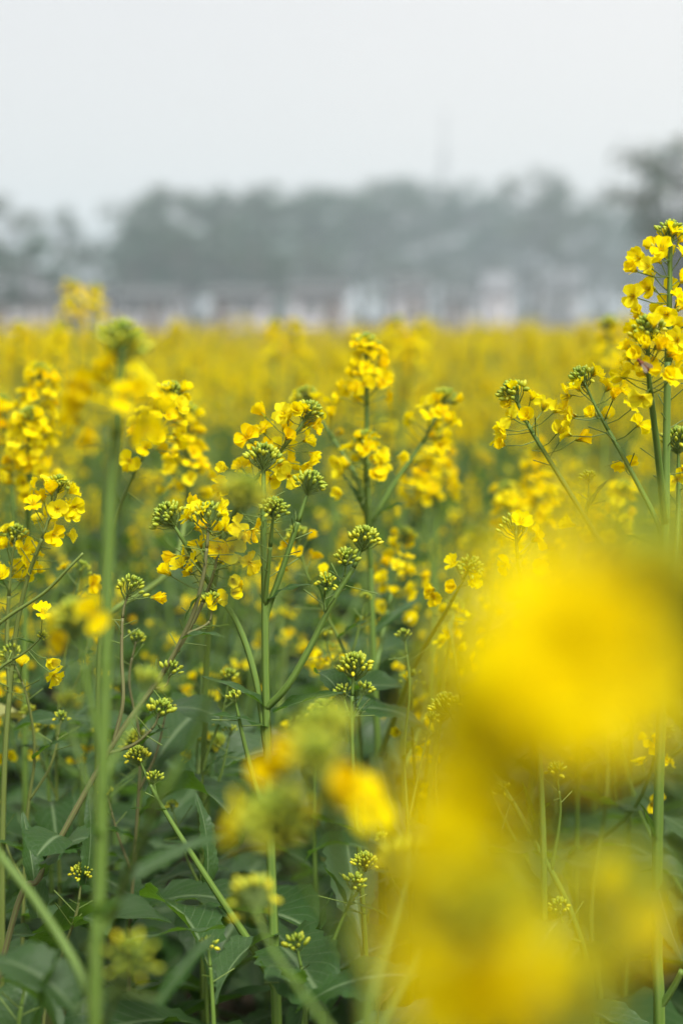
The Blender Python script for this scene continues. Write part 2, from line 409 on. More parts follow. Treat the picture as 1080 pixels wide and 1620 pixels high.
# ------------------------------------------------------------------ flower heads
def head_layout(pts, s, span, n, R, ped=(.012, .021), size=1.0, droop=.35, stubs=0, start=.010, explicit=(), aim=None):
    """pts run from the tip down. Returns thin-stalk lines and flower frames along the top span."""
    stalks, flowers = [], []
    az0 = R.uniform(0, 6.28)
    for i in range(n):
        u = (i + .5) / n
        x = start + (span - start) * u ** .9
        p = at_len(pts, s, x); ax = (at_len(pts, s, max(0, x - .01)) - at_len(pts, s, x + .01)).normalized()
        az = az0 + i * 2.39996 + R.uniform(-.35, .35)
        o = ax.orthogonal().normalized(); o = Quaternion(ax, az) @ o
        el = math.radians(62 - 48 * u + R.uniform(-14, 14))
        d = (o * math.cos(el) + ax * math.sin(el)).normalized()
        ln = R.uniform(*ped) * (.8 + .35 * u)
        q = p + d * ln * .55; e = q + (d + Vector((0, 0, R.uniform(-.1, .35)))).normalized() * ln * .5
        fd = (d + Vector((R.uniform(-droop, droop), R.uniform(-droop, droop), R.uniform(-droop, droop * 1.2)))).normalized()
        stalks.append([p, q, e]); flowers.append((frame(e, fd, R.uniform(0, 6.28), size * R.uniform(.86, 1.12)), R.randrange(len(KINDS))))
    for e in explicit:
        best = min(range(len(pts)), key=lambda k: (pts[k] - e).length + .6 * max(0, (pts[k].z - e.z)))
        p = pts[best]; d = (e - p)
        d = (e - p).normalized()
        stalks.append([p, p.lerp(e, .5) + Vector((0, 0, -.002)), e])
        fd = (d + Vector((R.uniform(-.5, .5), R.uniform(-.6, .2), R.uniform(-.3, .6)))).normalized()
        if aim is not None: fd = (Vector(aim) + Vector((R.uniform(-.45, .45), R.uniform(-.35, .35), R.uniform(-.3, .3)))).normalized()
        flowers.append((frame(e, fd, R.uniform(0, 6.28), size * R.uniform(.9, 1.15)), R.randrange(len(KINDS))))
    for i in range(stubs):
        x = span * (1.0 + 1.0 * (i + .5) / stubs); p = at_len(pts, s, x)
        ax = (at_len(pts, s, max(0, x - .01)) - at_len(pts, s, x + .01)).normalized()
        o = Quaternion(ax, az0 + i * 2.39996) @ ax.orthogonal().normalized()
        ln = R.uniform(.010, .030); e = p + (o + ax * R.uniform(.0, .8)).normalized() * ln
        stalks.append([p, p.lerp(e, .5), e])
    return stalks, flowers
HEAD = {  # type: bud cluster kind, flowers, span, stubs below
    'bud': ('bud', 0, .030, 22), 'ripe': ('ripe', 0, .022, 6), 'small': ('small', 0, .014, 3), 'loose': ('loose', 2, .022, 6),
    'flower': ('crown', 16, .062, 10), 'few': ('crown', 6, .045, 8), 'none': (None, 0, .01, 0)}

class Plant:
    """A rapeseed plant: an Empty at its foot, the stem, branches, leaves and flower heads as parts."""
    def __init__(s, label, seed, group=None, name='rapeseed_plant'):
        s.R = random.Random(seed); s.label = label; s.group = group; s.name = name; s.root = None; s.tint = 0.0
    def stem(s, pts, r0=.0020, r1=.0050, head='flower', tint=0.0, foot=None, **kw):
        P = [at(*p) for p in pts]
        d = (P[-1] - P[-2]).normalized(); last = P[-1]
        if foot is None:
            k = last.z / max(.3, -d.z); fx = last.x + d.x * k * .45; fy = last.y + d.y * k * .35
        else: fx, fy = foot
        P += [Vector((last.x * .5 + fx * .5, last.y * .5 + fy * .5, last.z * .45)), Vector((fx, fy, -.01))]
        s.base = Vector((fx, fy, 0)); s.tint = tint
        s.root = bpy.data.objects.new(s.name, None); COL.objects.link(s.root); s.root.empty_display_size = .05
        s.root.location = s.base
        tag(s.root, s.label, 'rapeseed plant', s.group)
        s.path = catmull(P, 8); s._axis('stem', s.path, r0, r1, head, tint, **kw)
        return s
    def branch(s, pts, r0=.0013, r1=.0022, head='flower', tint=None, snap=True, **kw):
        P = [at(*p) for p in pts]
        if snap:
            j = min(s.path, key=lambda q: (q - P[-1]).length); P[-1] = j
        s._axis('branch', catmull(P, 8), r0, r1, head, s.tint if tint is None else tint, **kw)
        return s
    def _axis(s, name, pts, r0, r1, head, tint, n=None, span=None, stubs=None, size=1.0, fl=(), ped=(.012, .021), bsize=1.0, ridge=.07, start=.010, aim=None):
        cl, hn, hs, hst = HEAD[head]
        n = hn if n is None else n; span = hs if span is None else span; stubs = hst if stubs is None else stubs
        S = arclen(pts); tot = S[-1]; span = min(span, tot * .8)
        rad = [r0 + (r1 - r0) * (x / tot) ** .8 for x in S]
        mb = MB()
        kp = [(p, r) for p, r, x in zip(pts, rad, S) if x > span]
        kp = [(at_len(pts, S, span), r0 + (r1 - r0) * (span / tot) ** .8)] + kp
        tube(mb, [p - s.base for p, r in kp], [r for p, r in kp], 12 if r1 > .003 else 10, ridge, 'stem', tint)
        link(name, mb.mesh(name), s.root)
        if cl is None: return
        tip = pts[0]; hb = MB()
        top = [at_len(pts, S, span * k / 6) for k in range(7)]
        tube(hb, [p - tip for p in top], [r0 * (.75 + .25 * k / 6) + (r1 - r0) * (span * k / 6 / tot) ** .8 * (k / 6) for k in range(7)], 8, .05, 'stem', tint)
        stalks, flowers = head_layout(pts, S, span, n, s.R, ped, size, stubs=stubs, explicit=[at(*e) for e in fl], start=start, aim=aim)
        for st in stalks: tube(hb, [p - tip for p in st], [.00055, .00045, .0006], 4, 0, 'stem', .25, False)
        h = link('flower_head', hb.mesh('flower_head'), s.root, Matrix.Translation(tip - s.base))
        for m, v in flowers: link('flower', FLOWER_MESH[v], h, Matrix.Translation(-tip) @ m)
        ax = (pts[0] - at_len(pts, S, .012)).normalized()
        link('bud_cluster', BUDS[cl, s.R.randrange(3)][1], h, frame(ax * .003, (ax + Vector((s.R.uniform(-.25, .25), s.R.uniform(-.25, .25), 0))).normalized(), s.R.uniform(0, 6), bsize * s.R.uniform(.74, .94)), 'stuff')
    def leaf(s, a, b, kind='lance', width=1.0, roll=0.0, v=None):
        ms = LEAF_MESH[kind]
        link('leaf', ms[s.R.randrange(len(ms)) if v is None else v], s.root, leaf_frame(at(*a) - s.base, at(*b) - s.base, width, roll))
        return s
    def leaves(s, n, z0=.08, z1=.42, L=(.10, .22)):
        for i in range(n):
            z = z0 + (z1 - z0) * (i + s.R.random()) / n
            p = min(s.path, key=lambda q: abs(q.z - z)); az = i * 2.4 + s.R.uniform(-.5, .5)
            ln = s.R.uniform(*L) * (1.15 - .5 * (z - z0) / max(.01, z1 - z0)); el = s.R.uniform(-.35, .45)
            d = Vector((math.cos(az) * math.cos(el), math.sin(az) * math.cos(el), math.sin(el)))
            kind = s.R.choice(('broad', 'arch', 'broad', 'lance')) if s.R.random() > .05 else 'yellow'; ms = LEAF_MESH[kind]
            b = p - s.base
            link('leaf', s.R.choice(ms), s.root, leaf_frame(b, b + d * ln, s.R.uniform(.85, 1.25), s.R.uniform(-.3, .3)))
        return s

# ------------------------------------------------------------------ the setting: ground, haze
def build_ground():
    g = MB(); n = 150
    lin = np.linspace(-1, 1, n + 1)
    xs = np.sinh(lin * 6.2) / math.sinh(6.2) * 480
    ys = 3 + np.where(lin < 0, np.sinh(lin * 5.5) / math.sinh(5.5) * 90, np.sinh(lin * 6.2) / math.sinh(6.2) * 620)
    R = np.random.RandomState(3); zz = R.uniform(-.022, .022, (n + 1, n + 1))
    V = [(xs[i], ys[j], zz[i, j] if abs(xs[i]) < 20 and ys[j] < 60 else 0) for i in range(n + 1) for j in range(n + 1)]
    F = [(i * (n + 1) + j, (i + 1) * (n + 1) + j, (i + 1) * (n + 1) + j + 1, i * (n + 1) + j + 1) for i in range(n) for j in range(n)]
    g.add(V, F, 'soil')
    o = link('ground', g.mesh('ground'), kind='structure')
build_ground()

# ------------------------------------------------------------------ far background: houses, mast, trees
def box(mb, x0, x1, y0, y1, z0, z1, mat):
    V = [(x, y, z) for x in (x0, x1) for y in (y0, y1) for z in (z0, z1)]
    mb.add(V, [(0, 1, 3, 2), (4, 6, 7, 5), (0, 4, 5, 1), (2, 3, 7, 6), (0, 2, 6, 4), (1, 5, 7, 3)], mat)
def part(name, parent, fn, smooth=False):
    mb = MB(); fn(mb); return link(name, mb.mesh(name, smooth), parent)
def house(px0, px1, Y, hw, hr, wall, roof, label, nwin, depth=6.0, door_at=None):
    x0 = (px0 - 540) / F_PX * Y; x1 = (px1 - 540) / F_PX * Y; W = x1 - x0
    r = bpy.data.objects.new('village_house', None); COL.objects.link(r); r.location = ((x0 + x1) / 2, Y, 0)
    tag(r, label, 'house', 'houses beyond the field')
    h = W / 2
    def walls(mb):
        box(mb, -h, h, 0, depth, -.05, hw, wall)
        mb.add([(-h, 0, hw), (-h, depth, hw), (-h, depth / 2, hw + hr), (-h + .2, 0, hw), (-h + .2, depth, hw), (-h + .2, depth / 2, hw + hr)], [(0, 2, 1), (3, 4, 5), (0, 3, 5, 2), (1, 2, 5, 4)], wall)
        mb.add([(h - .2, 0, hw), (h - .2, depth, hw), (h - .2, depth / 2, hw + hr), (h, 0, hw), (h, depth, hw), (h, depth / 2, hw + hr)], [(0, 2, 1), (3, 4, 5), (0, 3, 5, 2), (1, 2, 5, 4)], wall)
    part('wall', r, walls)
    def slope(sgn):
        def f(mb):
            ye = -.45 if sgn < 0 else depth + .45; ze = hw - .45 * hr / (depth / 2)
            for i in range(2):
                pass
            a = [(-h - .35, ye, ze + .03), (h + .35, ye, ze + .03), (h + .35, depth / 2, hw + hr + .03), (-h - .35, depth / 2, hw + hr + .03)]
            b = [(x, y, z + .16) for x, y, z in a]
            mb.add(a + b, [(0, 3, 2, 1), (4, 5, 6, 7), (0, 1, 5, 4), (1, 2, 6, 5), (2, 3, 7, 6), (3, 0, 4, 7)], roof)
        return f
    part('roof', r, slope(-1)); part('roof', r, slope(1))
    part('ridge_cap', r, lambda mb: box(mb, -h - .38, h + .38, depth / 2 - .16, depth / 2 + .16, hw + hr + .14, hw + hr + .30, roof))
    step = W / (nwin + 1)
    for i in range(nwin):
        x = -h + step * (i + 1)
        if door_at is not None and i == door_at:
            d = part('door', r, lambda mb: box(mb, x - .5, x + .5, -.05, -.004, 0, 1.85, 'door_wood'))
            part('frame', d, lambda mb: (box(mb, x - .6, x - .5, -.09, -.003, 0, 1.92, 'frame_paint'), box(mb, x + .5, x + .6, -.09, -.003, 0, 1.92, 'frame_paint'), box(mb, x - .5, x + .5, -.09, -.003, 1.85, 1.92, 'frame_paint')))
        else:
            wn = part('window', r, lambda mb: (box(mb, x - .40, x - .33, -.07, -.003, .85, 1.85, 'frame_paint'), box(mb, x + .33, x + .40, -.07, -.003, .85, 1.85, 'frame_paint'), box(mb, x - .33, x + .33, -.07, -.003, 1.78, 1.85, 'frame_paint'), box(mb, x - .33, x + .33, -.07, -.003, .85, .93, 'frame_paint'), box(mb, x - .03, x + .03, -.06, -.003, .93, 1.78, 'frame_paint')))
            part('pane', wn, lambda mb: box(mb, x - .33, x - .03, -.03, -.004, .93, 1.78, 'window_glass'))
            part('pane', wn, lambda mb: box(mb, x + .03, x + .33, -.03, -.004, .93, 1.78, 'window_glass'))
            part('sill', wn, lambda mb: box(mb, x - .46, x + .46, -.16, -.002, .76, .848, wall))
    return r
house(-60, 66, 82, 2.1, .8, 'wall_pink', 'roof_pale', 'pinkish house with pale roof at the left edge beyond the field', 3, door_at=1)
house(104, 160, 84, 1.75, .5, 'wall_pink', 'roof_tile', 'small low pinkish house behind the tall blurred flower pair at left', 2, door_at=0)
house(192, 282, 88, 1.9, .5, 'wall_grey', 'roof_tile', 'long grey walled house below the left end of the tree line', 4, door_at=2)
house(336, 420, 86, 2.0, .45, 'wall_white', 'roof_tile', 'lilac white house left of the dark tree gap', 4, door_at=0)
house(462, 548, 88, 2.3, .5, 'wall_white', 'roof_tile', 'white house right of the dark tree gap in the middle', 3, door_at=2)
house(622, 672, 96, 2.6, .8, 'wall_white', 'roof_tile', 'small pale house below the mast', 2, door_at=1)
house(705, 750, 112, 2.1, .8, 'wall_pink', 'roof_tile', 'low faint pinkish house right of the mast', 2, door_at=0)
house(768, 806, 118, 3.0, 1.2, 'wall_white', 'roof_pale', 'narrow faint pale house standing alone toward the right', 1)
house(838, 915, 165, 4.2, 1.6, 'wall_grey', 'roof_pale', 'farthest hazy grey house at the right under the trees', 3, door_at=1)

def build_mast():
    Y = 215.0; X = (697 - 540) / F_PX * Y; H = HC + (HORIZON - 185) / F_PX * Y
    r = bpy.data.objects.new('radio_mast', None); COL.objects.link(r); r.location = (X, Y, 0)
    tag(r, 'tall thin lattice radio mast rising above the hazy trees', 'mast')
    def wid(z): return 1.5 * (1 - z / (H * .8)) + .22 if z < H * .8 else .22
    for sx in (-1, 1):
        for sy in (-1, 1):
            part('leg', r, lambda mb: tube(mb, [Vector((sx * wid(z), sy * wid(z), z)) for z in (0, H * .3, H * .6, H * .8)], [.15, .13, .11, .09], 6, 0, 'galvanised'))
    lv = [H * .8 * k / 12 for k in range(13)]
    for a, b in zip(lv, lv[1:]):
        for k in range(4):
            c = [(-1, -1), (1, -1), (1, 1), (-1, 1)]
            p, q = c[k], c[(k + 1) % 4]
            part('brace', r, lambda mb: tube(mb, [Vector((p[0] * wid(a), p[1] * wid(a), a)), Vector((q[0] * wid(b), q[1] * wid(b), b))], [.06, .06], 4, 0, 'galvanised'))
    part('platform', r, lambda mb: box(mb, -1.1, 1.1, -1.1, 1.1, H * .62, H * .62 + .15, 'galvanised'))
    for k in range(6):
        a = k * math.pi / 3
        part('antenna', r, lambda mb: tube(mb, [Vector((math.cos(a) * 1.15, math.sin(a) * 1.15, H * .57)), Vector((math.cos(a) * 1.15, math.sin(a) * 1.15, H * .57 + 2.4))], [.2, .2], 6, 0, 'antenna_white'))
    part('pole', r, lambda mb: tube(mb, [Vector((0, 0, H * .79)), Vector((0, 0, H))], [.16, .10], 6, 0, 'galvanised'))
build_mast()

def make_tree(seed, shape):
    """Unit tree, 1 m tall: trunk with limbs, and a crown of separate leaf clumps with gaps between."""
    Q = random.Random(seed); tr = MB(); cr = MB()
    cb = {'round': .22, 'tall': .15, 'sparse': .38, 'bush': .02}[shape]; cw = {'round': .34, 'tall': .21, 'sparse': .30, 'bush': .55}[shape]
    bend = Vector((Q.uniform(-.03, .03), Q.uniform(-.03, .03), 0))
    trunk = [Vector((0, 0, -.01)), Vector((0, 0, .25)) + bend * .5, Vector((0, 0, .55)) + bend, Vector((0, 0, .88)) + bend * .6]
    tk = catmull(trunk, 4); tube(tr, tk, [.024 * (1 - .85 * i / (len(tk) - 1)) for i in range(len(tk))], 7, 0, 'bark')
    clumps = []
    nb = {'round': 15, 'tall': 16, 'sparse': 11, 'bush': 9}[shape]
    for i in range(nb):
        z = cb + (.84 - cb) * (i + .3) / nb; p = min(tk, key=lambda q: abs(q.z - z)); az = i * 2.4 + Q.uniform(-.5, .5)
        u = (z - cb) / (1 - cb); prof = math.sin(math.pi * min(1, .16 + .84 * u)) ** .7
        ln = cw * prof * Q.uniform(.7, 1.12); el = Q.uniform(.25, .8)
        e = p + Vector((math.cos(az) * ln, math.sin(az) * ln, ln * math.tan(el) * .55))
        mid = p.lerp(e, .5) + Vector((0, 0, -.01)); tube(tr, [p, mid, e], [.009, .006, .003], 5, 0, 'bark', cap=False)
        clumps += [(e, Q.uniform(.065, .11)), (p.lerp(e, .62) + Vector((Q.uniform(-.04, .04), Q.uniform(-.04, .04), Q.uniform(0, .05))), Q.uniform(.06, .10))]
    clumps.append((Vector((0, 0, .91)) + bend * .5, .08))
    per = {'round': 90, 'tall': 85, 'sparse': 75, 'bush': 90}[shape]
    mat = 'crown_olive' if shape in ('sparse', 'bush') else 'crown_green'
    V = []; F = []
    for c, rad in clumps:
        for k in range(per):
            d = Vector((Q.gauss(0, 1), Q.gauss(0, 1), Q.gauss(0, .8))); d.normalize(); p = c + d * rad * Q.random() ** .45
            nrm = (d + Vector((Q.uniform(-.8, .8), Q.uniform(-.8, .8), Q.uniform(-.3, 1)))).normalized()
            a = nrm.orthogonal().normalized(); a = Quaternion(nrm, Q.uniform(0, 6.28)) @ a; b = nrm.cross(a); s1 = Q.uniform(.009, .017); s2 = s1 * Q.uniform(.5, .8)
            o = len(V); V += [p - a * s1, p - b * s2, p + a * s1, p + b * s2]; F.append((o, o + 1, o + 2, o + 3))
    cr.add([tuple(v) for v in V], F, mat)
    return tr.mesh('trunk'), cr.mesh('crown', False)
TREES = {s: [make_tree(900 + 13 * i + j, s) for j in range(3)] for i, s in enumerate(('round', 'tall', 'sparse', 'bush'))}
RT = random.Random(21)
def tree(px, top, Y, shape, label, widen=1.0, group='trees beyond the village', name='broadleaf_tree'):
    X = (px - 540) / F_PX * Y; H = HC + (HORIZON - top) / F_PX * Y
    r = bpy.data.objects.new(name, None); COL.objects.link(r); r.location = (X, Y, 0); r.rotation_euler = (0, 0, RT.uniform(0, 6.28))
    r.scale = (H * widen, H * widen, H)
    tag(r, label, 'bush' if shape == 'bush' else 'tree', group)
    t, c = RT.choice(TREES[shape]); link('trunk', t, r); link('crown', c, r)
    return r
# single trees that stand out
tree(1062, 212, 58, 'sparse', 'dark open crowned tree towering at the right edge', 1.25)
tree(1070, 228, 60, 'round', 'dense dark tree at the right edge behind the open crowned one', .62)
tree(1100, 330, 66, 'round', 'darker rounded tree at the foot of the tall right edge tree', 1.1)
tree(18, 302, 105, 'sparse', 'lone tall tree with an open crown at the left edge', .8)
tree(98, 335, 118, 'round', 'rounded tree second from the left edge', .95)
tree(55, 378, 70, 'round', 'low dark green tree in front of the two leftmost trees', 1.4)
tree(-20, 365, 72, 'round', 'dark green tree cut by the left edge of the picture', 1.3)
tree(160, 368, 110, 'round', 'low hazy tree in the dip before the main wood', 1.1)
tree(232, 305, 112, 'tall', 'steep sided tree that ends the main wood on the left', 1.0)
tree(842, 262, 150, 'sparse', 'taller open crowned tree rising right of the mast', .95)
tree(885, 282, 158, 'sparse', 'open crowned tree just right of the tallest one beyond the mast', 1.0)
tree(442, 400, 96, 'tall', 'dark narrow tree in the gap between the two white houses', .9)
wood = [(270, 298, 122, 'round'), (310, 300, 130, 'round'), (352, 294, 120, 'round'), (395, 300, 132, 'tall'), (425, 312, 126, 'round'), (470, 300, 142, 'round'), (500, 298, 135, 'tall'),
        (535, 310, 150, 'round'), (575, 296, 150, 'round'), (612, 290, 158, 'round'), (648, 290, 165, 'round'), (680, 284, 168, 'round'), (712, 300, 172, 'round'), (745, 306, 175, 'round'),
        (780, 318, 180, 'round'), (815, 322, 178, 'round'), (862, 318, 182, 'round'), (910, 325, 180, 'round'), (945, 330, 186, 'round'), (985, 328, 176, 'round'), (1020, 335, 160, 'round'),
        (1060, 345, 165, 'round'), (1120, 340, 165, 'round'), (1170, 335, 160, 'round'), (290, 345, 105, 'round'), (345, 352, 108, 'round'), (215, 380, 104, 'round'), (395, 350, 110, 'round'), (250, 352, 108, 'round'),
        (-70, 350, 110, 'round'), (-120, 330, 120, 'round'), (-170, 345, 115, 'round'), (1230, 330, 150, 'round'), (-230, 350, 120, 'round'), (1290, 345, 150, 'round')]
for px, top, Y, sh in wood:
    tree(px, top, Y, sh, 'hazy tree in the continuous wood behind the houses', 1.25)
for i, px in enumerate(range(-140, 1260, 46)):      # understorey that closes the wood towards the ground
    Y = 104 + 62 * min(1, max(0, (px - 380) / 500)) + RT.uniform(-5, 5)
    tree(px + RT.uniform(-12, 12), 405 + RT.uniform(-22, 22), Y, 'bush', 'hazy bush at the foot of the wood behind the houses', 1.0, 'bushes at the foot of the wood', 'bush')

def build_dry_strip():
    R = np.random.RandomState(5); n = 14000
    x = R.uniform(-26, 26, n); y = R.uniform(20.5, 48, n); h = R.uniform(.2, .72, n); a = R.uniform(0, 3.14, n); lx = R.normal(0, .16, n); ly = R.normal(0, .16, n); wd = R.uniform(.012, .03, n)
    V = np.zeros((n * 5, 3)); F = []
    for k, (f, ww) in enumerate(((0, 1), (.55, .8))):
        for sgn in (0, 1):
            V[k * 2 + sgn::5] = np.stack([x + lx * f * f + (sgn * 2 - 1) * np.cos(a) * wd * ww, y + ly * f * f + (sgn * 2 - 1) * np.sin(a) * wd * ww, h * f - .02], 1)
    V[4::5] = np.stack([x + lx, y + ly, h], 1)
    F = [q for i in range(n) for q in ((5 * i, 5 * i + 1, 5 * i + 3, 5 * i + 2), (5 * i + 2, 5 * i + 3, 5 * i + 4))]
    mb = MB(); mb.add(V, F, 'dry')
    o = link('dry_grass', mb.mesh('dry_grass')); tag(o, 'strip of dry brown grass along the far edge of the field', 'grass', kind='stuff')
build_dry_strip()

# ------------------------------------------------------------------ middle distance plants (prototypes, then copies)
def proto(seed, h, heads, nfl, leafy):
    """Lists of (part name, mesh) in the plant's own frame, its foot at the origin."""
    R = random.Random(seed); parts = []; allmb = MB()
    def emit(name, mb):
        parts.append((name, mb.mesh(name))); a = mb.arrays(); allmb.add(*a[:3], a[3], a[4])
    lean = Vector((R.uniform(-.06, .06), R.uniform(-.06, .06), 0))
    P = [Vector((0, 0, h)) + lean, Vector((0, 0, h * .7)) + lean * .55, Vector((0, 0, h * .35)) + lean * .1, Vector((0, 0, -.01))]
    main = catmull(P, 5); axes = [('stem', main, .0017, .0048)]
    for i in range(heads - 1):
        z = h * R.uniform(.42, .78); p = min(main, key=lambda q: abs(q.z - z)); az = i * 2.4 + R.uniform(-.6, .6)
        top = h * R.uniform(.86, 1.0); out = R.uniform(.05, .13) + .1 * (top - p.z)
        e = Vector((p.x + math.cos(az) * out, p.y + math.sin(az) * out, top)); m = p.lerp(e, .5) + Vector((math.cos(az), math.sin(az), 0)) * out * .22
        axes.append(('branch', catmull([e, m, p], 5), .0013, .0026))
        lb = MB(); lf = R.choice(LEAF_LOW['lance']); d = Vector((math.cos(az + .5), math.sin(az + .5), R.uniform(.1, .7))).normalized()
        lb.merge(lf, leaf_frame(p, p + d * R.uniform(.05, .10), 1.0, R.uniform(-.4, .4))); emit('leaf', lb)
    for name, pts, r0, r1 in axes:
        S = arclen(pts); mb = MB(); tube(mb, pts, [r0 + (r1 - r0) * x / S[-1] for x in S], 6, .05, 'stem', R.choice((0, .1, .4))); emit(name, mb)
        hb = MB(); n = max(0, int(R.gauss(nfl, nfl * .3))); span = R.uniform(.045, .10)
        stalks, flowers = head_layout(pts, S, span, n, R, (.012, .022), 1.0)
        for m, v in flowers: hb.merge(FLOWER_LOW[v], m)
        for st in stalks: tube(hb, [st[0], st[2]], [.0007, .0007], 3, 0, 'stem', .3, False)
        ax = (pts[0] - at_len(pts, S, .02)).normalized(); hb.merge(R.choice(BUDS_LOW), frame(pts[0], ax, R.uniform(0, 6)))
        emit('flower_head', hb)
    for i in range(leafy):
        z = h * (.06 + .50 * (i + R.random()) / leafy); p = min(main, key=lambda q: abs(q.z - z)); az = i * 2.4 + R.uniform(-.5, .5); el = R.uniform(-.3, .5)
        ln = R.uniform(.12, .23) * (1.15 - .8 * z / h)
        d = Vector((math.cos(az) * math.cos(el), math.sin(az) * math.cos(el), math.sin(el)))
        lb = MB(); lb.merge(R.choice(LEAF_LOW[R.choice(('broad', 'arch', 'broad', 'lance'))]), leaf_frame(p, p + d * ln, R.uniform(.9, 1.3), R.uniform(-.3, .3))); emit('leaf', lb)
    return parts, allmb.mesh('rapeseed_mass')
PROTO = [proto(3000 + i, .80 + .05 * math.sin(i * 2.1), 4 + i % 3, 18, 10) for i in range(10)]
SPARSE = [proto(3100 + i, .66 + .05 * math.sin(i), 4, 4, 12) for i in range(4)]
GROUP_MID = 'blurred rapeseed plants filling the field behind'
RM = random.Random(77)
placed = []
def mid_plant(x, y, pr, scale, label, group=GROUP_MID):
    r = bpy.data.objects.new('rapeseed_plant', None); COL.objects.link(r); r.location = (x, y, 0); r.rotation_euler = (0, 0, RM.uniform(0, 6.28)); r.scale = (scale,) * 3
    tag(r, label, 'rapeseed plant', group)
    for name, me in pr[0]: link(name, me, r, kind='stuff' if name == 'flower_head' else None)
    placed.append((x, y)); return r
def in_view(x, y, pad=.0): return abs(x) < .245 * y + pad
count = 0; tries = 0
while count < 235 and tries < 60000:
    tries += 1
    y = math.sqrt(RM.uniform(1.36 ** 2, 5.6 ** 2)); x = RM.uniform(-1, 1) * (.245 * y + .05)
    gap = .135 if y < 3 else .17
    if any((x - a) ** 2 + (y - b) ** 2 < gap * gap for a, b in placed): continue
    mid_gap = y < 2.7 and 425 < 540 + F_PX * x / y < 590
    pr = RM.choice(SPARSE if mid_gap or RM.random() < (.97 if y < 2.6 else .6 if y < 3.2 else .25) else PROTO)
    mid_plant(x, y, pr, (RM.uniform(.80, 1.02) if y < 2.4 else .78 + .38 * RM.random() ** 1.3), 'softly blurred rapeseed plant in the yellow mass behind the sharp plants'); count += 1
# ------------------------------------------------------------------ the rest of the field: one mass of the same plants
def build_field():
    R = np.random.RandomState(11); pts = []
    def put(x, y): pts.append((x, y))
    for _ in range(9000):                    # near and beside the view
        y = R.uniform(.6, 9); x = R.uniform(-6, 6)
        if in_view(x, y, .10) and y < 5.65: continue
        if abs(x) < .62 and y < 1.3: continue
        if R.rand() < .55: put(x, y)
    for _ in range(4200):
        y = 9 + 11 * R.rand() ** 1.1; x = R.uniform(-1, 1) * (7 + .42 * y)
        put(x, y)
    n = len(pts); me = bpy.data.meshes.new('rapeseed_field'); me.from_pydata([(x, y, 0) for x, y in pts], [], [])
    P = np.array(pts)
    a = me.attributes.new('rot', 'FLOAT_VECTOR', 'POINT'); rv = np.zeros((n, 3)); rv[:, 2] = R.uniform(0, 6.28, n); rv[:, :2] = R.normal(0, .05, (n, 2)); a.data.foreach_set('vector', rv.ravel())
    a = me.attributes.new('scl', 'FLOAT', 'POINT'); a.data.foreach_set('value', (.66 + .40 * R.rand(n) ** 1.5) * (1 + .08 * np.sin(P[:, 0] * .9) * np.cos(P[:, 1] * .7)))
    a = me.attributes.new('pick', 'INT', 'POINT'); a.data.foreach_set('value', R.randint(0, len(PROTO) + 3, n).astype(np.int32))
    src = bpy.data.collections.new('rapeseed_sources')
    for k, pr in enumerate(PROTO + SPARSE[:3]):
        o = bpy.data.objects.new('rapeseed_source_%02d' % k, pr[1]); src.objects.link(o)
    ob = link('rapeseed_field', me); tag(ob, 'continuous mass of yellow rapeseed stretching to the far edge', 'rapeseed field', kind='stuff')
    ng = bpy.data.node_groups.new('scatter', 'GeometryNodeTree')
    ng.interface.new_socket('Geometry', in_out='INPUT', socket_type='NodeSocketGeometry'); ng.interface.new_socket('Geometry', in_out='OUTPUT', socket_type='NodeSocketGeometry')
    gi = ng.nodes.new('NodeGroupInput'); go = ng.nodes.new('NodeGroupOutput'); ip = ng.nodes.new('GeometryNodeInstanceOnPoints'); ci = ng.nodes.new('GeometryNodeCollectionInfo')
    ci.inputs['Collection'].default_value = src; ci.inputs['Separate Children'].default_value = True; ci.inputs['Reset Children'].default_value = True
    ip.inputs['Pick Instance'].default_value = True
    def na(name, t):
        q = ng.nodes.new('GeometryNodeInputNamedAttribute'); q.data_type = t; q.inputs['Name'].default_value = name; return q.outputs['Attribute']
    L = ng.links.new
    L(gi.outputs[0], ip.inputs['Points']); L(ci.outputs[0], ip.inputs['Instance']); L(na('pick', 'INT'), ip.inputs['Instance Index'])
    L(na('rot', 'FLOAT_VECTOR'), ip.inputs['Rotation']); L(na('scl', 'FLOAT'), ip.inputs['Scale']); L(ip.outputs[0], go.inputs[0])
    md = ob.modifiers.new('scatter', 'NODES'); md.node_group = ng
build_field()

# ------------------------------------------------------------------ the plants one can tell apart, from the photograph
D = FOCUS
# central bud plant
c = Plant('tall straight central plant topped by three tight green bud heads', 1).stem([(417, 728, D), (417, 840, D), (419, 960, D), (421, 1100, D), (426, 1280, D), (432, 1450, D), (438, 1625, D)], .0019, .0056, 'bud')
c.branch([(490, 768, 1.11), (470, 830, 1.11), (447, 900, 1.115), (424, 965, D), (421, 1000, D)], .0016, .0026, 'bud', stubs=5)
c.branch([(433, 808, 1.09), (428, 860, 1.10), (421, 960, D)], .0013, .002, 'bud', stubs=5, bsize=.95)
c.branch([(574, 856, 1.10), (560, 896, 1.10), (530, 945, 1.10), (490, 1025, 1.105), (455, 1085, 1.11), (428, 1130, D)], .0015, .0030, 'ripe', stubs=0, bsize=1.0)
c.branch([(546, 888, 1.095), (546, 905, 1.10), (541, 925, 1.10)], .0008, .0011, 'small', snap=False, bsize=1.25)
c.branch([(516, 925, 1.09), (513, 945, 1.10), (515, 968, 1.10)], .0007, .0010, 'small', snap=False, bsize=.95)
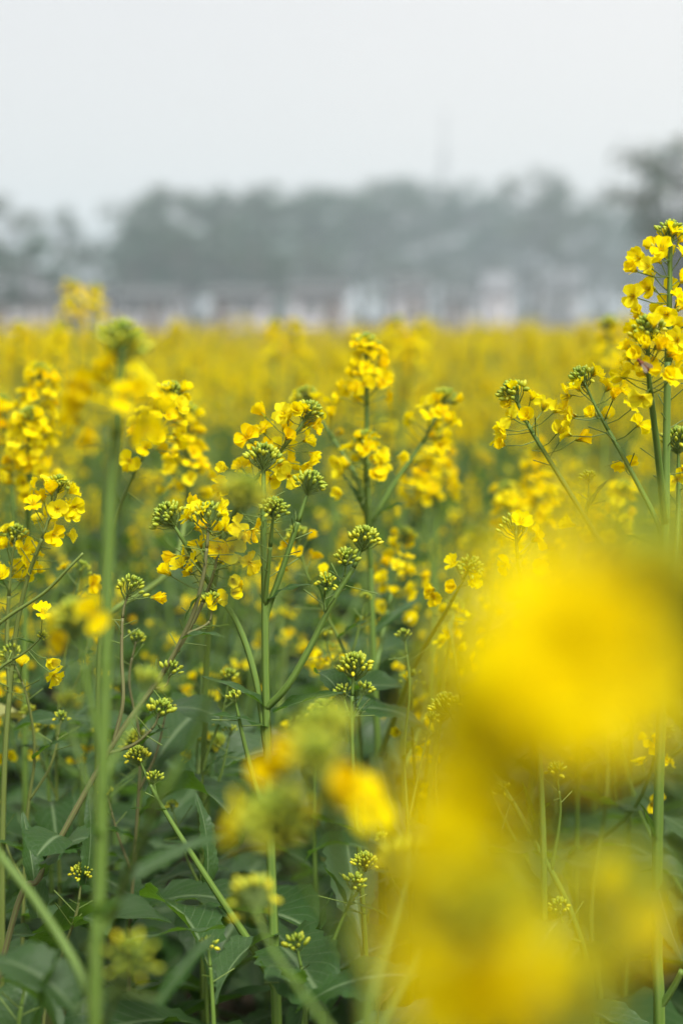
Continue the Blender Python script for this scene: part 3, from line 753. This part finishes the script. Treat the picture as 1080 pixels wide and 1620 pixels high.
c.branch([(268, 820, 1.12), (290, 855, 1.12), (330, 920, 1.13), (375, 985, 1.13), (405, 1075, 1.125), (423, 1190, D)], .0015, .003, 'bud', stubs=6, fl=[(300, 812, 1.13), (305, 838, 1.12), (296, 800, 1.14)])
c.branch([(220, 1200, 1.11), (240, 1245, 1.11), (268, 1295, 1.11), (325, 1385, 1.11), (400, 1500, 1.115), (436, 1565, D)], .0010, .0032, 'ripe', stubs=0, bsize=.85)
c.branch([(245, 1236, 1.11), (246, 1248, 1.11), (250, 1265, 1.11)], .0006, .0009, 'small', snap=False, bsize=.8)
c.branch([(372, 1108, 1.10), (388, 1180, 1.105), (408, 1255, 1.11), (427, 1300, D)], .0011, .0024, 'small', bsize=.7)
c.leaf((430, 1128, 1.115), (549, 1095, 1.08), 'lance', .75, .5).leaf((420, 1118, 1.12), (320, 1070, 1.10), 'lance', .8, -.4).leaf((421, 1150, 1.12), (332, 1132, 1.08), 'lance', .9, -.3)
c.leaf((424, 950, 1.12), (492, 925, 1.10), 'lance', .9, .5).leaf((425, 1262, 1.11), (383, 1335, 1.08), 'broad', 1.4, .9).leaf((512, 968, 1.10), (494, 915, 1.10), 'lance', .8, 1.0).leaf((541, 925, 1.10), (518, 898, 1.10), 'lance', .7)
c.leaf((327, 1395, 1.12), (308, 1252, 1.13), 'lance', 1.2, .3).leaf((262, 1282, 1.1), (204, 1281, 1.08), 'lance', .6, .4).leaf((436, 1500, 1.12), (520, 1600, 1.0), 'broad', 1.2, .3).leaf((420, 960, 1.12), (408, 938, 1.12), 'lance', 1.2)
c.leaves(7, .06, .36)

# leaning raceme behind it
q = Plant('leaning spike of bright yellow flowers just left of centre', 2).stem([(488, 655, 1.17), (470, 682, 1.17), (425, 735, 1.18), (392, 775, 1.19), (355, 850, 1.22), (335, 950, 1.25), (325, 1100, 1.28), (322, 1300, 1.3)], .0017, .0042, 'flower', n=20, span=.085, tint=.25,
    fl=[(422, 662, 1.17), (417, 685, 1.16), (393, 697, 1.16), (362, 742, 1.16), (360, 770, 1.17), (452, 657, 1.16), (470, 652, 1.16), (485, 715, 1.17), (478, 735, 1.16), (456, 752, 1.14), (440, 730, 1.16), (398, 735, 1.2)])
q.leaves(6, .08, .45)

# central spike with side spikes
s = Plant('upright spike with yellow crown right of centre and four side spikes', 3).stem([(580, 545, 1.38), (580, 700, 1.38), (582, 800, 1.38), (586, 900, 1.38), (591, 1050, 1.38), (598, 1200, 1.38), (606, 1420, 1.38)], .0018, .0050, 'flower', n=30, span=.06, stubs=16)
s.branch([(578, 698, 1.34), (578, 760, 1.35), (582, 850, 1.37), (585, 900, 1.38)], .0015, .0024, 'flower', n=14, span=.04, fl=[(600, 735, 1.33), (625, 725, 1.34), (540, 730, 1.33), (543, 782, 1.33)])
s.branch([(485, 628, 1.40), (530, 700, 1.39), (568, 765, 1.38), (583, 850, 1.38)], .0014, .0026, 'few', n=8, span=.05, stubs=6)
s.branch([(703, 632, 1.40), (668, 700, 1.39), (620, 770, 1.385), (587, 830, 1.38)], .0014, .0026, 'flower', n=15, span=.05)
s.branch([(640, 850, 1.46), (628, 900, 1.45), (608, 990, 1.41), (593, 1075, 1.38)], .0013, .0024, 'flower', n=20, span=.085, fl=[(660, 910, 1.45), (663, 930, 1.45), (645, 985, 1.45)])
s.branch([(742, 900, 1.22), (705, 968, 1.26), (660, 1045, 1.31), (620, 1145, 1.36), (600, 1195, 1.38)], .0013, .0028, 'few', n=4, fl=[(720, 928, 1.21), (689, 933, 1.22)])
s.leaf((588, 828, 1.38), (650, 795, 1.36), 'lance', .8, .3).leaf((594, 1000, 1.38), (668, 944, 1.40), 'lance', .9, .6).leaf((584, 850, 1.38), (535, 745, 1.4), 'lance', .6).leaf((600, 1195, 1.38), (640, 1330, 1.3), 'lance', 1.1, .5)
s.leaves(6, .06, .42)

# tall right-hand plant
r = Plant('tallest plant at the right edge, its yellow spike above the tree line', 4).stem([(1060, 372, D), (1058, 480, D), (1055, 600, D), (1052, 800, D), (1050, 900, D), (1046, 1100, D), (1040, 1300, D), (1038, 1500, D), (1042, 1625, D)], .0022, .0062, 'flower', n=24, span=.100, stubs=14,
    fl=[(1003, 470, 1.1), (1030, 458, 1.11), (1012, 500, 1.11), (1045, 400, 1.1), (1015, 412, 1.11), (1008, 430, 1.1), (1030, 425, 1.09), (1055, 498, 1.1)])
r.branch([(1024, 525, 1.05), (1026, 600, 1.06), (1040, 720, 1.09), (1051, 835, D)], .0017, .0030, 'flower', n=24, span=.050, stubs=0, bsize=1.15)
r.branch([(922, 602, 1.14), (945, 650, 1.14), (1000, 750, 1.13), (1040, 830, 1.125), (1049, 880, D)], .0012, .0022, 'flower', n=6, span=.045, stubs=6,
    fl=[(935, 596, 1.14), (975, 620, 1.13), (997, 648, 1.13), (1005, 676, 1.12), (942, 658, 1.13), (905, 625, 1.14), (908, 662, 1.14), (905, 690, 1.14), (990, 745, 1.14)])
r.branch([(1072, 700, 1.15), (1072, 800, 1.15), (1066, 900, 1.14), (1048, 1010, D)], .0014, .0026, 'bud', stubs=5, fl=[(1070, 760, 1.14), (1078, 740, 1.14)])
r.branch([(812, 625, 1.16), (838, 678, 1.16), (890, 762, 1.155), (935, 835, 1.15), (985, 920, 1.14), (1025, 1020, 1.125), (1045, 1120, D)], .0015, .0026, 'flower', n=8, span=.035, stubs=5, bsize=1.1,
    fl=[(873, 655, 1.15), (880, 686, 1.15), (908, 697, 1.15), (800, 680, 1.15), (800, 705, 1.15), (835, 665, 1.14), (912, 832, 1.15)])
r.branch([(930, 760, 1.155), (930, 785, 1.155), (925, 812, 1.153)], .0007, .0011, 'small', snap=False, bsize=.9)
r.leaf((927, 812, 1.153), (962, 758, 1.15), 'lance', .7, .7).leaf((1047, 1055, 1.12), (1090, 1010, 1.1), 'lance', .8).leaf((1040, 1400, 1.12), (1080, 1520, 1.05), 'lance', 1.3, .8).leaf((1040, 870, 1.12), (975, 845, 1.1), 'lance', .6, .4).leaf((1039, 1340, 1.12), (1010, 1270, 1.1), 'lance', .7)
r.branch([(1085, 1520, 1.1), (1065, 1560, 1.11), (1043, 1600, D)], .002, .003, 'none')
r.leaves(6, .05, .34)

# right middle heads seen over the foreground blur
a = Plant('short plant with a half opened head just above the big yellow blur', 5).stem([(815, 838, 1.08), (818, 880, 1.08), (830, 960, 1.09), (850, 1150, 1.1), (860, 1400, 1.1)], .0014, .0040, 'loose', n=2, fl=[(803, 890, 1.07), (842, 898, 1.07)], bsize=1.15)
a.leaves(7, .06, .5)
a = Plant('plant with small green bud heads seen through the big yellow blur', 6).stem([(706, 1118, D), (742, 1182, D), (798, 1250, D), (850, 1340, D), (905, 1450, D), (940, 1600, D)], .0012, .0044, 'ripe', bsize=.95)
a.branch([(795, 1252, 1.1), (800, 1262, 1.1), (812, 1272, D)], .0006, .0009, 'small', bsize=.9)
a.branch([(880, 1225, 1.1), (885, 1290, 1.11), (870, 1375, D)], .0009, .0016, 'small')
a.branch([(885, 1440, 1.1), (895, 1480, 1.1), (915, 1490, D)], .0008, .0014, 'small')
a.leaf((850, 1340, D), (870, 1268, 1.1), 'lance', 1.2, .2).leaf((860, 1360, D), (825, 1235, 1.1), 'lance', .45, .9).leaf((900, 1450, D), (830, 1560, 1.05), 'broad', 1.2).leaf((930, 1550, D), (990, 1480, 1.1), 'broad', 1.1)
a.leaves(7, .06, .36)

a = Plant('slender plant with a ripe bud head below the central branch', 7).stem([(560, 1058, 1.15), (556, 1130, 1.15), (560, 1250, 1.15), (572, 1400, 1.16), (580, 1560, 1.18)], .0013, .0034, 'ripe', bsize=1.05)
a.branch([(576, 1095, 1.15), (566, 1115, 1.15), (557, 1140, 1.15)], .0008, .0011, 'small').branch([(543, 1100, 1.15), (548, 1120, 1.15), (557, 1145, 1.15)], .0008, .0011, 'small')
a.leaf((558, 1150, 1.15), (598, 1108, 1.15), 'lance', .4).leaf((558, 1180, 1.15), (500, 1065, 1.2), 'arch', .9).leaves(7, .06, .45)
a = Plant('low young plant with two small bud heads near the bottom centre', 8).stem([(576, 1368, D), (568, 1405, D), (550, 1435, D), (522, 1500, D), (500, 1545, D), (480, 1620, D)], .0010, .0036, 'ripe', bsize=.85)
a.branch([(560, 1402, 1.11), (555, 1420, 1.11), (545, 1445, D)], .0008, .0012, 'small', bsize=1.2)
a.leaf((515, 1520, D), (528, 1412, 1.11), 'broad', .95, .3).leaf((546, 1430, D), (511, 1370, 1.1), 'lance', .6, .3).leaf((548, 1428, D), (612, 1450, 1.08), 'lance', .6).leaf((500, 1540, D), (478, 1462, 1.1), 'broad', .9, .2).leaves(8, .05, .32)

# left hand plants
b = Plant('brownish slanting stem from lower left, its flowering heads beside the central plant', 9).stem([(330, 822, 1.09), (328, 860, 1.09), (320, 920, 1.09), (300, 985, 1.095), (255, 1070, 1.10), (200, 1145, 1.10), (160, 1210, 1.10), (110, 1300, 1.1), (62, 1390, 1.1), (20, 1460, 1.1)], .0012, .0038, 'loose', n=3, tint=.95, bsize=1.25,
    fl=[(318, 812, 1.09), (345, 808, 1.09), (352, 840, 1.08), (395, 838, 1.09), (378, 853, 1.09)])
b.branch([(348, 846, 1.12), (340, 900, 1.12), (318, 960, 1.12), (280, 1030, 1.115), (230, 1105, 1.1)], .0011, .002, 'flower', n=9, span=.055, tint=.9, fl=[(290, 900, 1.12), (272, 912, 1.12), (300, 882, 1.13), (282, 880, 1.13), (365, 872, 1.1), (391, 888, 1.1), (366, 914, 1.1), (364, 938, 1.1), (352, 870, 1.1)])
b.branch([(205, 935, 1.11), (195, 970, 1.11), (193, 1040, 1.105), (195, 1110, 1.10), (178, 1180, 1.10)], .0010, .0016, 'loose', n=0, tint=1.0, fl=[(236, 945, 1.11)])
b.branch([(252, 1128, 1.09), (243, 1150, 1.09), (212, 1178, 1.095), (178, 1200, 1.10)], .0009, .0014, 'small', bsize=1.3)
b.branch([(335, 955, 1.10), (330, 985, 1.10), (300, 1010, 1.10)], .0008, .0012, 'small', snap=True)
b.branch([(270, 1065, 1.1), (262, 1085, 1.1), (240, 1095, 1.1)], .0007, .001, 'small')
b.leaf((316, 942, 1.09), (290, 988, 1.08), 'lance', 1.3, .9).leaf((285, 1012, 1.09), (362, 1010, 1.08), 'lance', .8, .2).leaf((245, 1085, 1.1), (222, 1048, 1.1), 'lance', .7).leaf((60, 1452, 1.10), (36, 1284, 1.13), 'lance', 1.15, .25, 1).leaf((75, 1385, 1.1), (140, 1325, 1.06), 'broad', 1.7, .4)
b.leaf((105, 1330, 1.1), (58, 1355, 1.04), 'broad', 1.9, -.3).leaves(8, .05, .40)
b = Plant('second purplish stem crossing low behind the big blurred stem', 10).stem([(130, 1385, 1.15), (128, 1400, 1.15), (120, 1450, 1.15), (95, 1520, 1.15), (70, 1610, 1.15)], .0010, .0030, 'ripe', tint=.8, bsize=.8)
b.leaf((135, 1400, 1.15), (140, 1252, 1.16), 'lance', 1.1, .6).leaf((115, 1465, 1.15), (170, 1480, 1.1), 'broad', 1.2).leaf((90, 1530, 1.15), (20, 1480, 1.1), 'broad', 1.3).leaves(8, .05, .36)
b = Plant('yellow flowering plant reaching in at the left edge, middle height', 11).stem([(92, 770, 1.18), (84, 800, 1.18), (68, 850, 1.18), (40, 930, 1.19), (20, 1050, 1.2), (5, 1300, 1.2)], .0013, .0038, 'flower', n=12, span=.045, tint=.6, fl=[(116, 800, 1.17), (60, 775, 1.18), (110, 818, 1.17)])
b.branch([(25, 850, 1.2), (18, 900, 1.2), (12, 1000, 1.2), (10, 1100, 1.2)], .0011, .002, 'flower', n=14, span=.05)
b.leaves(7, .06, .5)
b = Plant('thin nearly bare stalk slanting in from the left edge above a single flower', 20).stem([(146, 860, 1.1), (110, 898, 1.1), (70, 938, 1.11), (0, 986, 1.12), (-60, 1050, 1.13), (-95, 1250, 1.15)], .0009, .0034, 'none', tint=.5)
b.branch([(64, 1010, 1.11), (40, 1032, 1.115), (-5, 1062, 1.12), (-60, 1130, 1.13), (-92, 1250, 1.15)], .0009, .0018, 'small', fl=[(68, 976, 1.10), (80, 1064, 1.10), (74, 1042, 1.11)], bsize=.5, span=.03)
b.branch([(-40, 880, 1.1), (-50, 960, 1.11), (-62, 1052, 1.13)], .0012, .0018, 'flower', n=12)
b.leaf((60, 1022, 1.115), (20, 1010, 1.1), 'lance', .5).leaves(6, .06, .4)
b = Plant('full yellow spike leaning right between the left edge and centre', 12).stem([(272, 622, 1.27), (262, 655, 1.27), (235, 705, 1.27), (205, 765, 1.28), (175, 850, 1.29), (160, 1000, 1.3), (155, 1250, 1.3)], .0013, .0038, 'flower', n=26, span=.06, tint=.35, fl=[(208, 728, 1.26), (206, 745, 1.27), (218, 690, 1.27)])
b.branch([(298, 655, 1.45), (296, 720, 1.45), (294, 800, 1.44), (270, 900, 1.38), (170, 980, 1.3)], .0014, .0026, 'flower', n=38, span=.09)
b.leaves(6, .06, .5)
b = Plant('tall blurred flowering spike at the upper left edge', 13).stem([(64, 590, 1.5), (60, 640, 1.5), (50, 760, 1.5), (42, 900, 1.5), (40, 1200, 1.5)], .0016, .0046, 'flower', n=40, span=.08)
b.branch([(48, 660, 1.4), (46, 720, 1.42), (44, 840, 1.46), (42, 900, 1.5)], .0014, .0024, 'flower', n=40, span=.085)
b.branch([(5, 640, 1.5), (12, 720, 1.5), (30, 850, 1.5), (42, 940, 1.5)], .0014, .0024, 'flower', n=24, span=.08)
b.leaves(6, .06, .5)

# raised heads in the blurred field
b = Plant('blurred plant whose two yellow heads stand up before the houses at left', 30).stem([(116, 452, 2.9), (118, 540, 2.9), (122, 700, 2.9), (124, 850, 2.9)], .0018, .005, 'flower', n=30, span=.085, ped=(.014, .026))
b.branch([(152, 458, 2.9), (148, 540, 2.9), (135, 640, 2.9), (122, 720, 2.9)], .0014, .0024, 'flower', n=28, span=.075).leaves(6, .06, .5)
b = Plant('blurred plant with a pair of raised heads left of the picture centre', 31).stem([(432, 512, 3.0), (434, 580, 3.0), (440, 700, 3.0), (442, 850, 3.0)], .0018, .005, 'flower', n=28, span=.085)
b.branch([(468, 514, 3.0), (464, 580, 3.0), (452, 660, 3.0), (440, 730, 3.0)], .0014, .0024, 'flower', n=26, span=.08).leaves(6, .06, .5)
b = Plant('blurred plant with raised heads just right of the central upright spike', 32).stem([(628, 510, 2.8), (630, 580, 2.8), (632, 700, 2.8), (634, 850, 2.8)], .0018, .005, 'flower', n=28, span=.085)
b.branch([(655, 525, 2.8), (652, 590, 2.8), (642, 660, 2.8), (632, 730, 2.8)], .0014, .0024, 'flower', n=26, span=.08).leaves(6, .06, .5)
b = Plant('blurred plant with a raised green topped head left of the tall right spike', 33).stem([(962, 515, 2.0), (960, 580, 2.0), (955, 700, 2.0), (952, 850, 2.0)], .0018, .005, 'flower', n=22, span=.07, bsize=1.3).leaves(6, .06, .5)
b = Plant('blurred plant with raised heads at the far left behind the edge spike', 34).stem([(30, 518, 2.7), (32, 580, 2.7), (36, 700, 2.7), (38, 850, 2.7)], .0018, .005, 'flower', n=28, span=.085)
b.branch([(95, 522, 2.7), (88, 590, 2.7), (60, 680, 2.7), (38, 750, 2.7)], .0014, .0024, 'flower', n=26, span=.08).leaves(6, .06, .5)

b = Plant('softly blurred full heads in the gap between two leaning spikes at right', 35).stem([(852, 712, 1.75), (850, 790, 1.75), (846, 900, 1.75), (842, 1050, 1.75)], .0016, .0046, 'flower', n=34, span=.10)
b.branch([(800, 775, 1.7), (808, 830, 1.7), (830, 920, 1.73), (844, 980, 1.75)], .0013, .0022, 'flower', n=26, span=.075).branch([(985, 775, 1.6), (975, 830, 1.62), (920, 950, 1.7), (844, 1040, 1.75)], .0013, .0024, 'flower', n=24, span=.075).leaves(6, .06, .5)
b = Plant('softly blurred flower cluster hugging the right side spike of the upright plant', 36).stem([(690, 690, 1.7), (690, 760, 1.7), (688, 880, 1.7), (685, 1050, 1.7)], .0016, .0046, 'flower', n=34, span=.085)
b.branch([(655, 735, 1.7), (662, 790, 1.7), (680, 880, 1.7), (687, 940, 1.7)], .0013, .0022, 'flower', n=22, span=.06).leaves(6, .06, .5)

# nearer than the focus: blurred plants
h = Plant('thick blurred green stem in the left foreground with a green topped head', 14).stem([(193, 548, 0.770), (184, 680, 0.770), (174, 800, 0.770), (169, 1000, 0.770), (163, 1200, 0.770), (158, 1400, 0.770), (150, 1625, 0.770)], .0024, .0054, 'flower', n=7, span=.05, stubs=0, bsize=1.45, start=.02, fl=[(145, 610, .76), (140, 640, .77), (222, 680, .76), (240, 640, .77), (130, 672, .77), (215, 620, .76), (160, 700, .77)])
h.branch([(122, 985, 0.770), (138, 1080, 0.770), (152, 1150, 0.770), (163, 1215, 0.770)], .0012, .002, 'ripe', fl=[(100, 985, 0.770), (110, 1020, 0.780), (150, 970, .7)], bsize=1.1)
h.branch([(384, 788, .64), (365, 940, .65), (320, 1140, .67), (245, 1280, .68), (185, 1430, 0.765), (158, 1500, 0.770)], .0011, .0026, 'ripe', bsize=1.0)
h.branch([(-70, 1240, 0.810), (-5, 1345, 0.810), (60, 1430, 0.800), (130, 1545, 0.780), (150, 1600, 0.770)], .0017, .0026, 'none')
h.branch([(205, 1520, .66), (190, 1560, .68), (160, 1640, .75), (150, 1700, .77)], .0011, .0018, 'loose', n=0, bsize=1.0)
h.branch([(232, 1085, .80), (215, 1130, .79), (185, 1190, .78), (165, 1260, .77)], .0009, .0016, 'small', bsize=1.0)
h.branch([(110, 1120, .80), (120, 1180, .79), (145, 1260, .78), (162, 1330, .77)], .0009, .0016, 'small', bsize=.9)
h.leaf((165, 1262, .77), (228, 1228, .76), 'lance', .9, .4).leaf((163, 1330, .77), (105, 1290, .75), 'lance', .9, -.4).leaf((170, 1010, .77), (128, 975, .77), 'lance', .6, -.3).leaf((174, 850, .77), (215, 820, .77), 'lance', .5, .3)
h.leaf((290, 1260, .675), (345, 1080, .66), 'lance', .8, .3).leaf((162, 1440, .7), (230, 1440, .66), 'lance', .9).leaf((158, 1455, .7), (110, 1430, .66), 'lance', .9).leaf((205, 1395, .78), (372, 1316, .82), 'lance', .85, .3)
h.leaves(4, .05, .30)
f = Plant('blurred foreground plant with green buds and two single yellow flowers, bottom centre', 15).stem([(512, 1165, .56), (520, 1250, .56), (540, 1380, .57), (560, 1520, .58), (575, 1700, .6)], .0014, .0032, 'ripe', bsize=1.2, fl=[(436, 1205, .56), (430, 1228, .565), (552, 1245, .55), (562, 1270, .555), (575, 1295, .55)], stubs=3, aim=(.1, -.7, .7))
f.branch([(440, 1305, .55), (470, 1370, .56), (520, 1460, .575), (560, 1560, .585)], .0010, .0018, 'ripe', bsize=1.15, stubs=2, fl=[(390, 1300, .56)])
f.branch([(500, 1200, .53), (515, 1290, .55), (540, 1400, .57)], .0010, .0016, 'ripe', bsize=.8, stubs=2)
f.branch([(640, 1370, .66), (620, 1450, .64), (590, 1560, .61), (575, 1680, .6)], .001, .0018, 'ripe', bsize=1.15, stubs=2)
f.branch([(685, 1415, .72), (660, 1500, .68), (610, 1600, .64), (576, 1710, .6)], .001, .0018, 'ripe', bsize=1.0, stubs=2)
f.branch([(400, 1425, .76), (430, 1500, .72), (500, 1600, .65), (574, 1720, .6)], .001, .0018, 'ripe', bsize=1.2, stubs=2)
k = Plant('huge yellow out of focus blossom filling the lower right corner', 16).stem([(1010, 930, .23), (990, 1040, .23), (975, 1180, .23), (965, 1400, .235), (955, 1700, .24)], .0014, .0030, 'flower', n=6, span=.030, stubs=0, aim=(.1, -.8, .42), start=.004, bsize=1.1,
    fl=[(820, 985, .22), (870, 980, .225), (790, 1050, .23), (850, 1040, .22), (895, 1010, .215), (910, 1080, .22), (880, 1150, .225), (930, 1000, .22), (940, 1110, .23), (770, 1130, .24), (850, 1090, .215), (915, 970, .23), (800, 1170, .235), (850, 1160, .21)])
k.branch([(1140, 1060, .23), (1120, 1200, .23), (1060, 1400, .235), (962, 1560, .237)], .0010, .0018, 'flower', n=10, span=.028, stubs=0)
k.branch([(780, 1230, .23), (800, 1330, .23), (850, 1480, .23), (955, 1640, .238)], .0010, .0018, 'few', n=1, span=.03, stubs=0, aim=(.1, -.8, .42), fl=[(725, 1250, .23), (745, 1310, .22), (705, 1350, .23), (740, 1280, .225), (700, 1300, .225), (725, 1390, .23)])
k.branch([(770, 1440, .22), (790, 1520, .22), (850, 1640, .23), (954, 1740, .24)], .0010, .0018, 'few', n=1, span=.03, stubs=0, aim=(.1, -.8, .42), fl=[(735, 1480, .23), (770, 1450, .225), (715, 1560, .23), (750, 1550, .225), (700, 1625, .23), (755, 1600, .23), (740, 1515, .225), (780, 1500, .23), (725, 1590, .225), (760, 1560, .23), (705, 1500, .235)])
k.branch([(975, 1410, .30), (965, 1500, .29), (955, 1600, .27), (955, 1680, .24)], .0010, .0018, 'few', n=2, span=.025, stubs=0, aim=(.1, -.8, .42), fl=[(965, 1460, .3), (905, 1575, .28), (990, 1430, .3), (880, 1600, .27), (940, 1440, .3), (925, 1560, .28), (985, 1480, .3)])

# leaves that fill the lower edge
g = Plant('leafy low plant in the bottom left corner with arching grey green leaves', 17).stem([(40, 1560, .98), (30, 1620, .98), (20, 1720, .98)], .0012, .004, 'small')
g.leaf((-40, 1520, .86), (120, 1600, .84), 'arch', 1.5, .2).leaf((-30, 1550, .95), (92, 1640, .93), 'arch', .75, -.5).leaf((20, 1700, 1.0), (60, 1520, 1.02), 'broad', 1.2, .3).leaf((60, 1640, .85), (110, 1480, .83), 'lance', 1.1, .4).leaves(8, .05, .4)
g = Plant('leafy low plant bottom centre left with toothed dark leaves', 18).stem([(330, 1500, 1.05), (335, 1560, 1.05), (340, 1680, 1.05)], .0012, .004, 'small')
g.leaf((350, 1470, 1.06), (185, 1500, 1.0), 'lance', 1.2, .4).leaf((250, 1590, .84), (348, 1470, .86), 'lance', 1.1, .4).leaf((335, 1560, 1.05), (230, 1420, 1.15), 'broad', 1.2, .5).leaf((340, 1590, 1.05), (440, 1480, 1.12), 'broad', 1.2, -.4).leaves(9, .05, .38)
g = Plant('leafy low plant bottom centre with one broad toothed leaf lying level', 19).stem([(470, 1500, 1.03), (480, 1560, 1.03), (485, 1700, 1.03)], .0012, .004, 'small')
g.leaf((470, 1600, 1.0), (660, 1545, .98), 'broad', 1.25, .2).leaf((478, 1372, 1.0), (584, 1345, .96), 'arch', .9, .3).leaf((600, 1650, 1.08), (625, 1560, 1.06), 'yellow', 1.6, .8).leaf((480, 1580, 1.03), (420, 1530, .98), 'broad', 1.2).leaves(9, .05, .38)
RL = random.Random(5)
low_labels = ['dark leafy plant between the left edge and the blurred stem', 'dark leafy plant right behind the thick blurred stem', 'dark leafy plant left of the central stem', 'dark leafy plant right of the central stem', 'dark leafy plant under the yellow foreground blur', 'dark leafy plant beside the thick right hand stem']
for i, (px, d) in enumerate(((70, 1.38), (215, 1.30), (340, 1.42), (510, 1.33), (700, 1.3), (950, 1.35))):
    g = Plant(low_labels[i], 60 + i).stem([(px, 1130 + RL.uniform(-40, 60), d), (px + RL.uniform(-15, 15), 1250, d), (px + RL.uniform(-20, 20), 1450, d), (px, 1620, d)], .0012, .0042, 'ripe', tint=RL.choice((0, .3)))
    g.leaves(14, .06, .62, (.11, .2))

# slender stalks between the leaves
for lab, seed, pts, hd, tn in (
        ('slender pale stalk with a tiny bud head near the left edge', 71, [(128, 905, 1.3), (118, 960, 1.3), (100, 1060, 1.31), (90, 1200, 1.32), (95, 1400, 1.32)], 'loose', .5),
        ('slender reddish stalk rising between the blurred stem and the slanting brown stem', 72, [(215, 1015, 1.22), (205, 1080, 1.22), (222, 1180, 1.22), (215, 1330, 1.23), (205, 1500, 1.24)], 'small', 1.0),
        ('slender green stalk slanting right behind the central stem', 73, [(362, 1075, 1.25), (352, 1130, 1.25), (322, 1220, 1.26), (318, 1350, 1.26), (325, 1500, 1.26)], 'small', .2),
        ('slender green stalk between the central stem and the upright spike', 74, [(470, 850, 1.3), (490, 920, 1.3), (535, 1010, 1.3), (560, 1080, 1.31), (575, 1250, 1.32)], 'few', .3),
        ('slender stalk leaning left just left of the yellow blur', 75, [(640, 1010, 1.24), (648, 1090, 1.24), (640, 1200, 1.25), (650, 1400, 1.25)], 'small', .2),
        ('slender stalk with loose buds low at the far left', 76, [(20, 1040, 1.2), (45, 1110, 1.2), (55, 1200, 1.21), (40, 1350, 1.22)], 'loose', .7)):
    z = Plant(lab, seed).stem(pts, .0009, .0028, hd, tint=tn, bsize=.95)
    p0, p1 = pts[2], pts[3]
    z.branch([(p0[0] + 42, p0[1] - 60, p0[2]), (p0[0] + 26, p0[1] + 10, p0[2]), ((p0[0] + p1[0]) / 2, (p0[1] + p1[1]) / 2, p0[2])], .0007, .0013, 'small', bsize=.8)
    z.branch([(p1[0] - 45, p1[1] - 70, p1[2]), (p1[0] - 25, p1[1], p1[2]), (p1[0], p1[1] + 60, p1[2])], .0007, .0013, 'small', bsize=.8)
    z.leaf((p0[0], p0[1], p0[2]), (p0[0] + 50, p0[1] - 30, p0[2] - .03), 'lance', .8, .4).leaf((p1[0], p1[1], p1[2]), (p1[0] - 60, p1[1] - 20, p1[2] - .04), 'lance', .9, -.3)
    z.leaves(6, .05, .45)

# bee on the right hand head
def build_bee():
    p = at(1017, 578, 1.035); r = bpy.data.objects.new('honey_bee', None); COL.objects.link(r); r.location = p; r.rotation_euler = (math.radians(-25), math.radians(-38), .3)
    tag(r, 'small reddish brown bee on the blurred flower head at right', 'bee')
    def body(mb):
        prof = [(-.0062, .0002), (-.005, .0015), (-.003, .0022), (-.0012, .0020), (0, .0009), (.0008, .0018), (.0024, .0021), (.0036, .0014), (.0041, .0008), (.0048, .0014), (.0058, .0013), (.0066, .0003)]
        tube(mb, [Vector((0, 0, z)) for z, _ in prof], [q for _, q in prof], 10, 0, 'bee_brown')
    part('body', r, body, True)
    for sx in (-1, 1):
        part('wing', r, lambda mb: mb.add([(0, -.0015, .002), (sx * .002, -.0022, .001), (sx * .0042, -.0026, -.004), (sx * .003, -.0026, -.0062), (sx * .0008, -.0022, -.0045)], [(0, 1, 2, 3, 4)], 'bee_wing'))
        for z in (.0006, .0018, .003):
            part('leg', r, lambda mb: tube(mb, [Vector((sx * .0014, .0008, z)), Vector((sx * .003, .002, z - .0004)), Vector((sx * .0034, .0042, z - .001))], [.00025, .0002, .00015], 4, 0, 'bee_brown'))
build_bee()

# ------------------------------------------------------------------ the hazy air
def build_haze():
    m = bpy.data.materials.new('haze'); m.use_nodes = True; nt = m.node_tree; nt.nodes.clear()
    v = nt.nodes.new('ShaderNodeVolumePrincipled'); v.inputs['Color'].default_value = (.78, .93, 1.0, 1); v.inputs['Density'].default_value = .0027; v.inputs['Anisotropy'].default_value = .0
    o = nt.nodes.new('ShaderNodeOutputMaterial'); nt.links.new(v.outputs[0], o.inputs['Volume']); MAT['haze'] = m
    mb = MB(); box(mb, -500, 500, -100, 640, -1.1, 32, 'haze')
    ob = link('haze', mb.mesh('haze', False)); ob['kind'] = 'stuff'; tag(ob, 'pale grey haze over the whole field', 'haze')
build_haze()
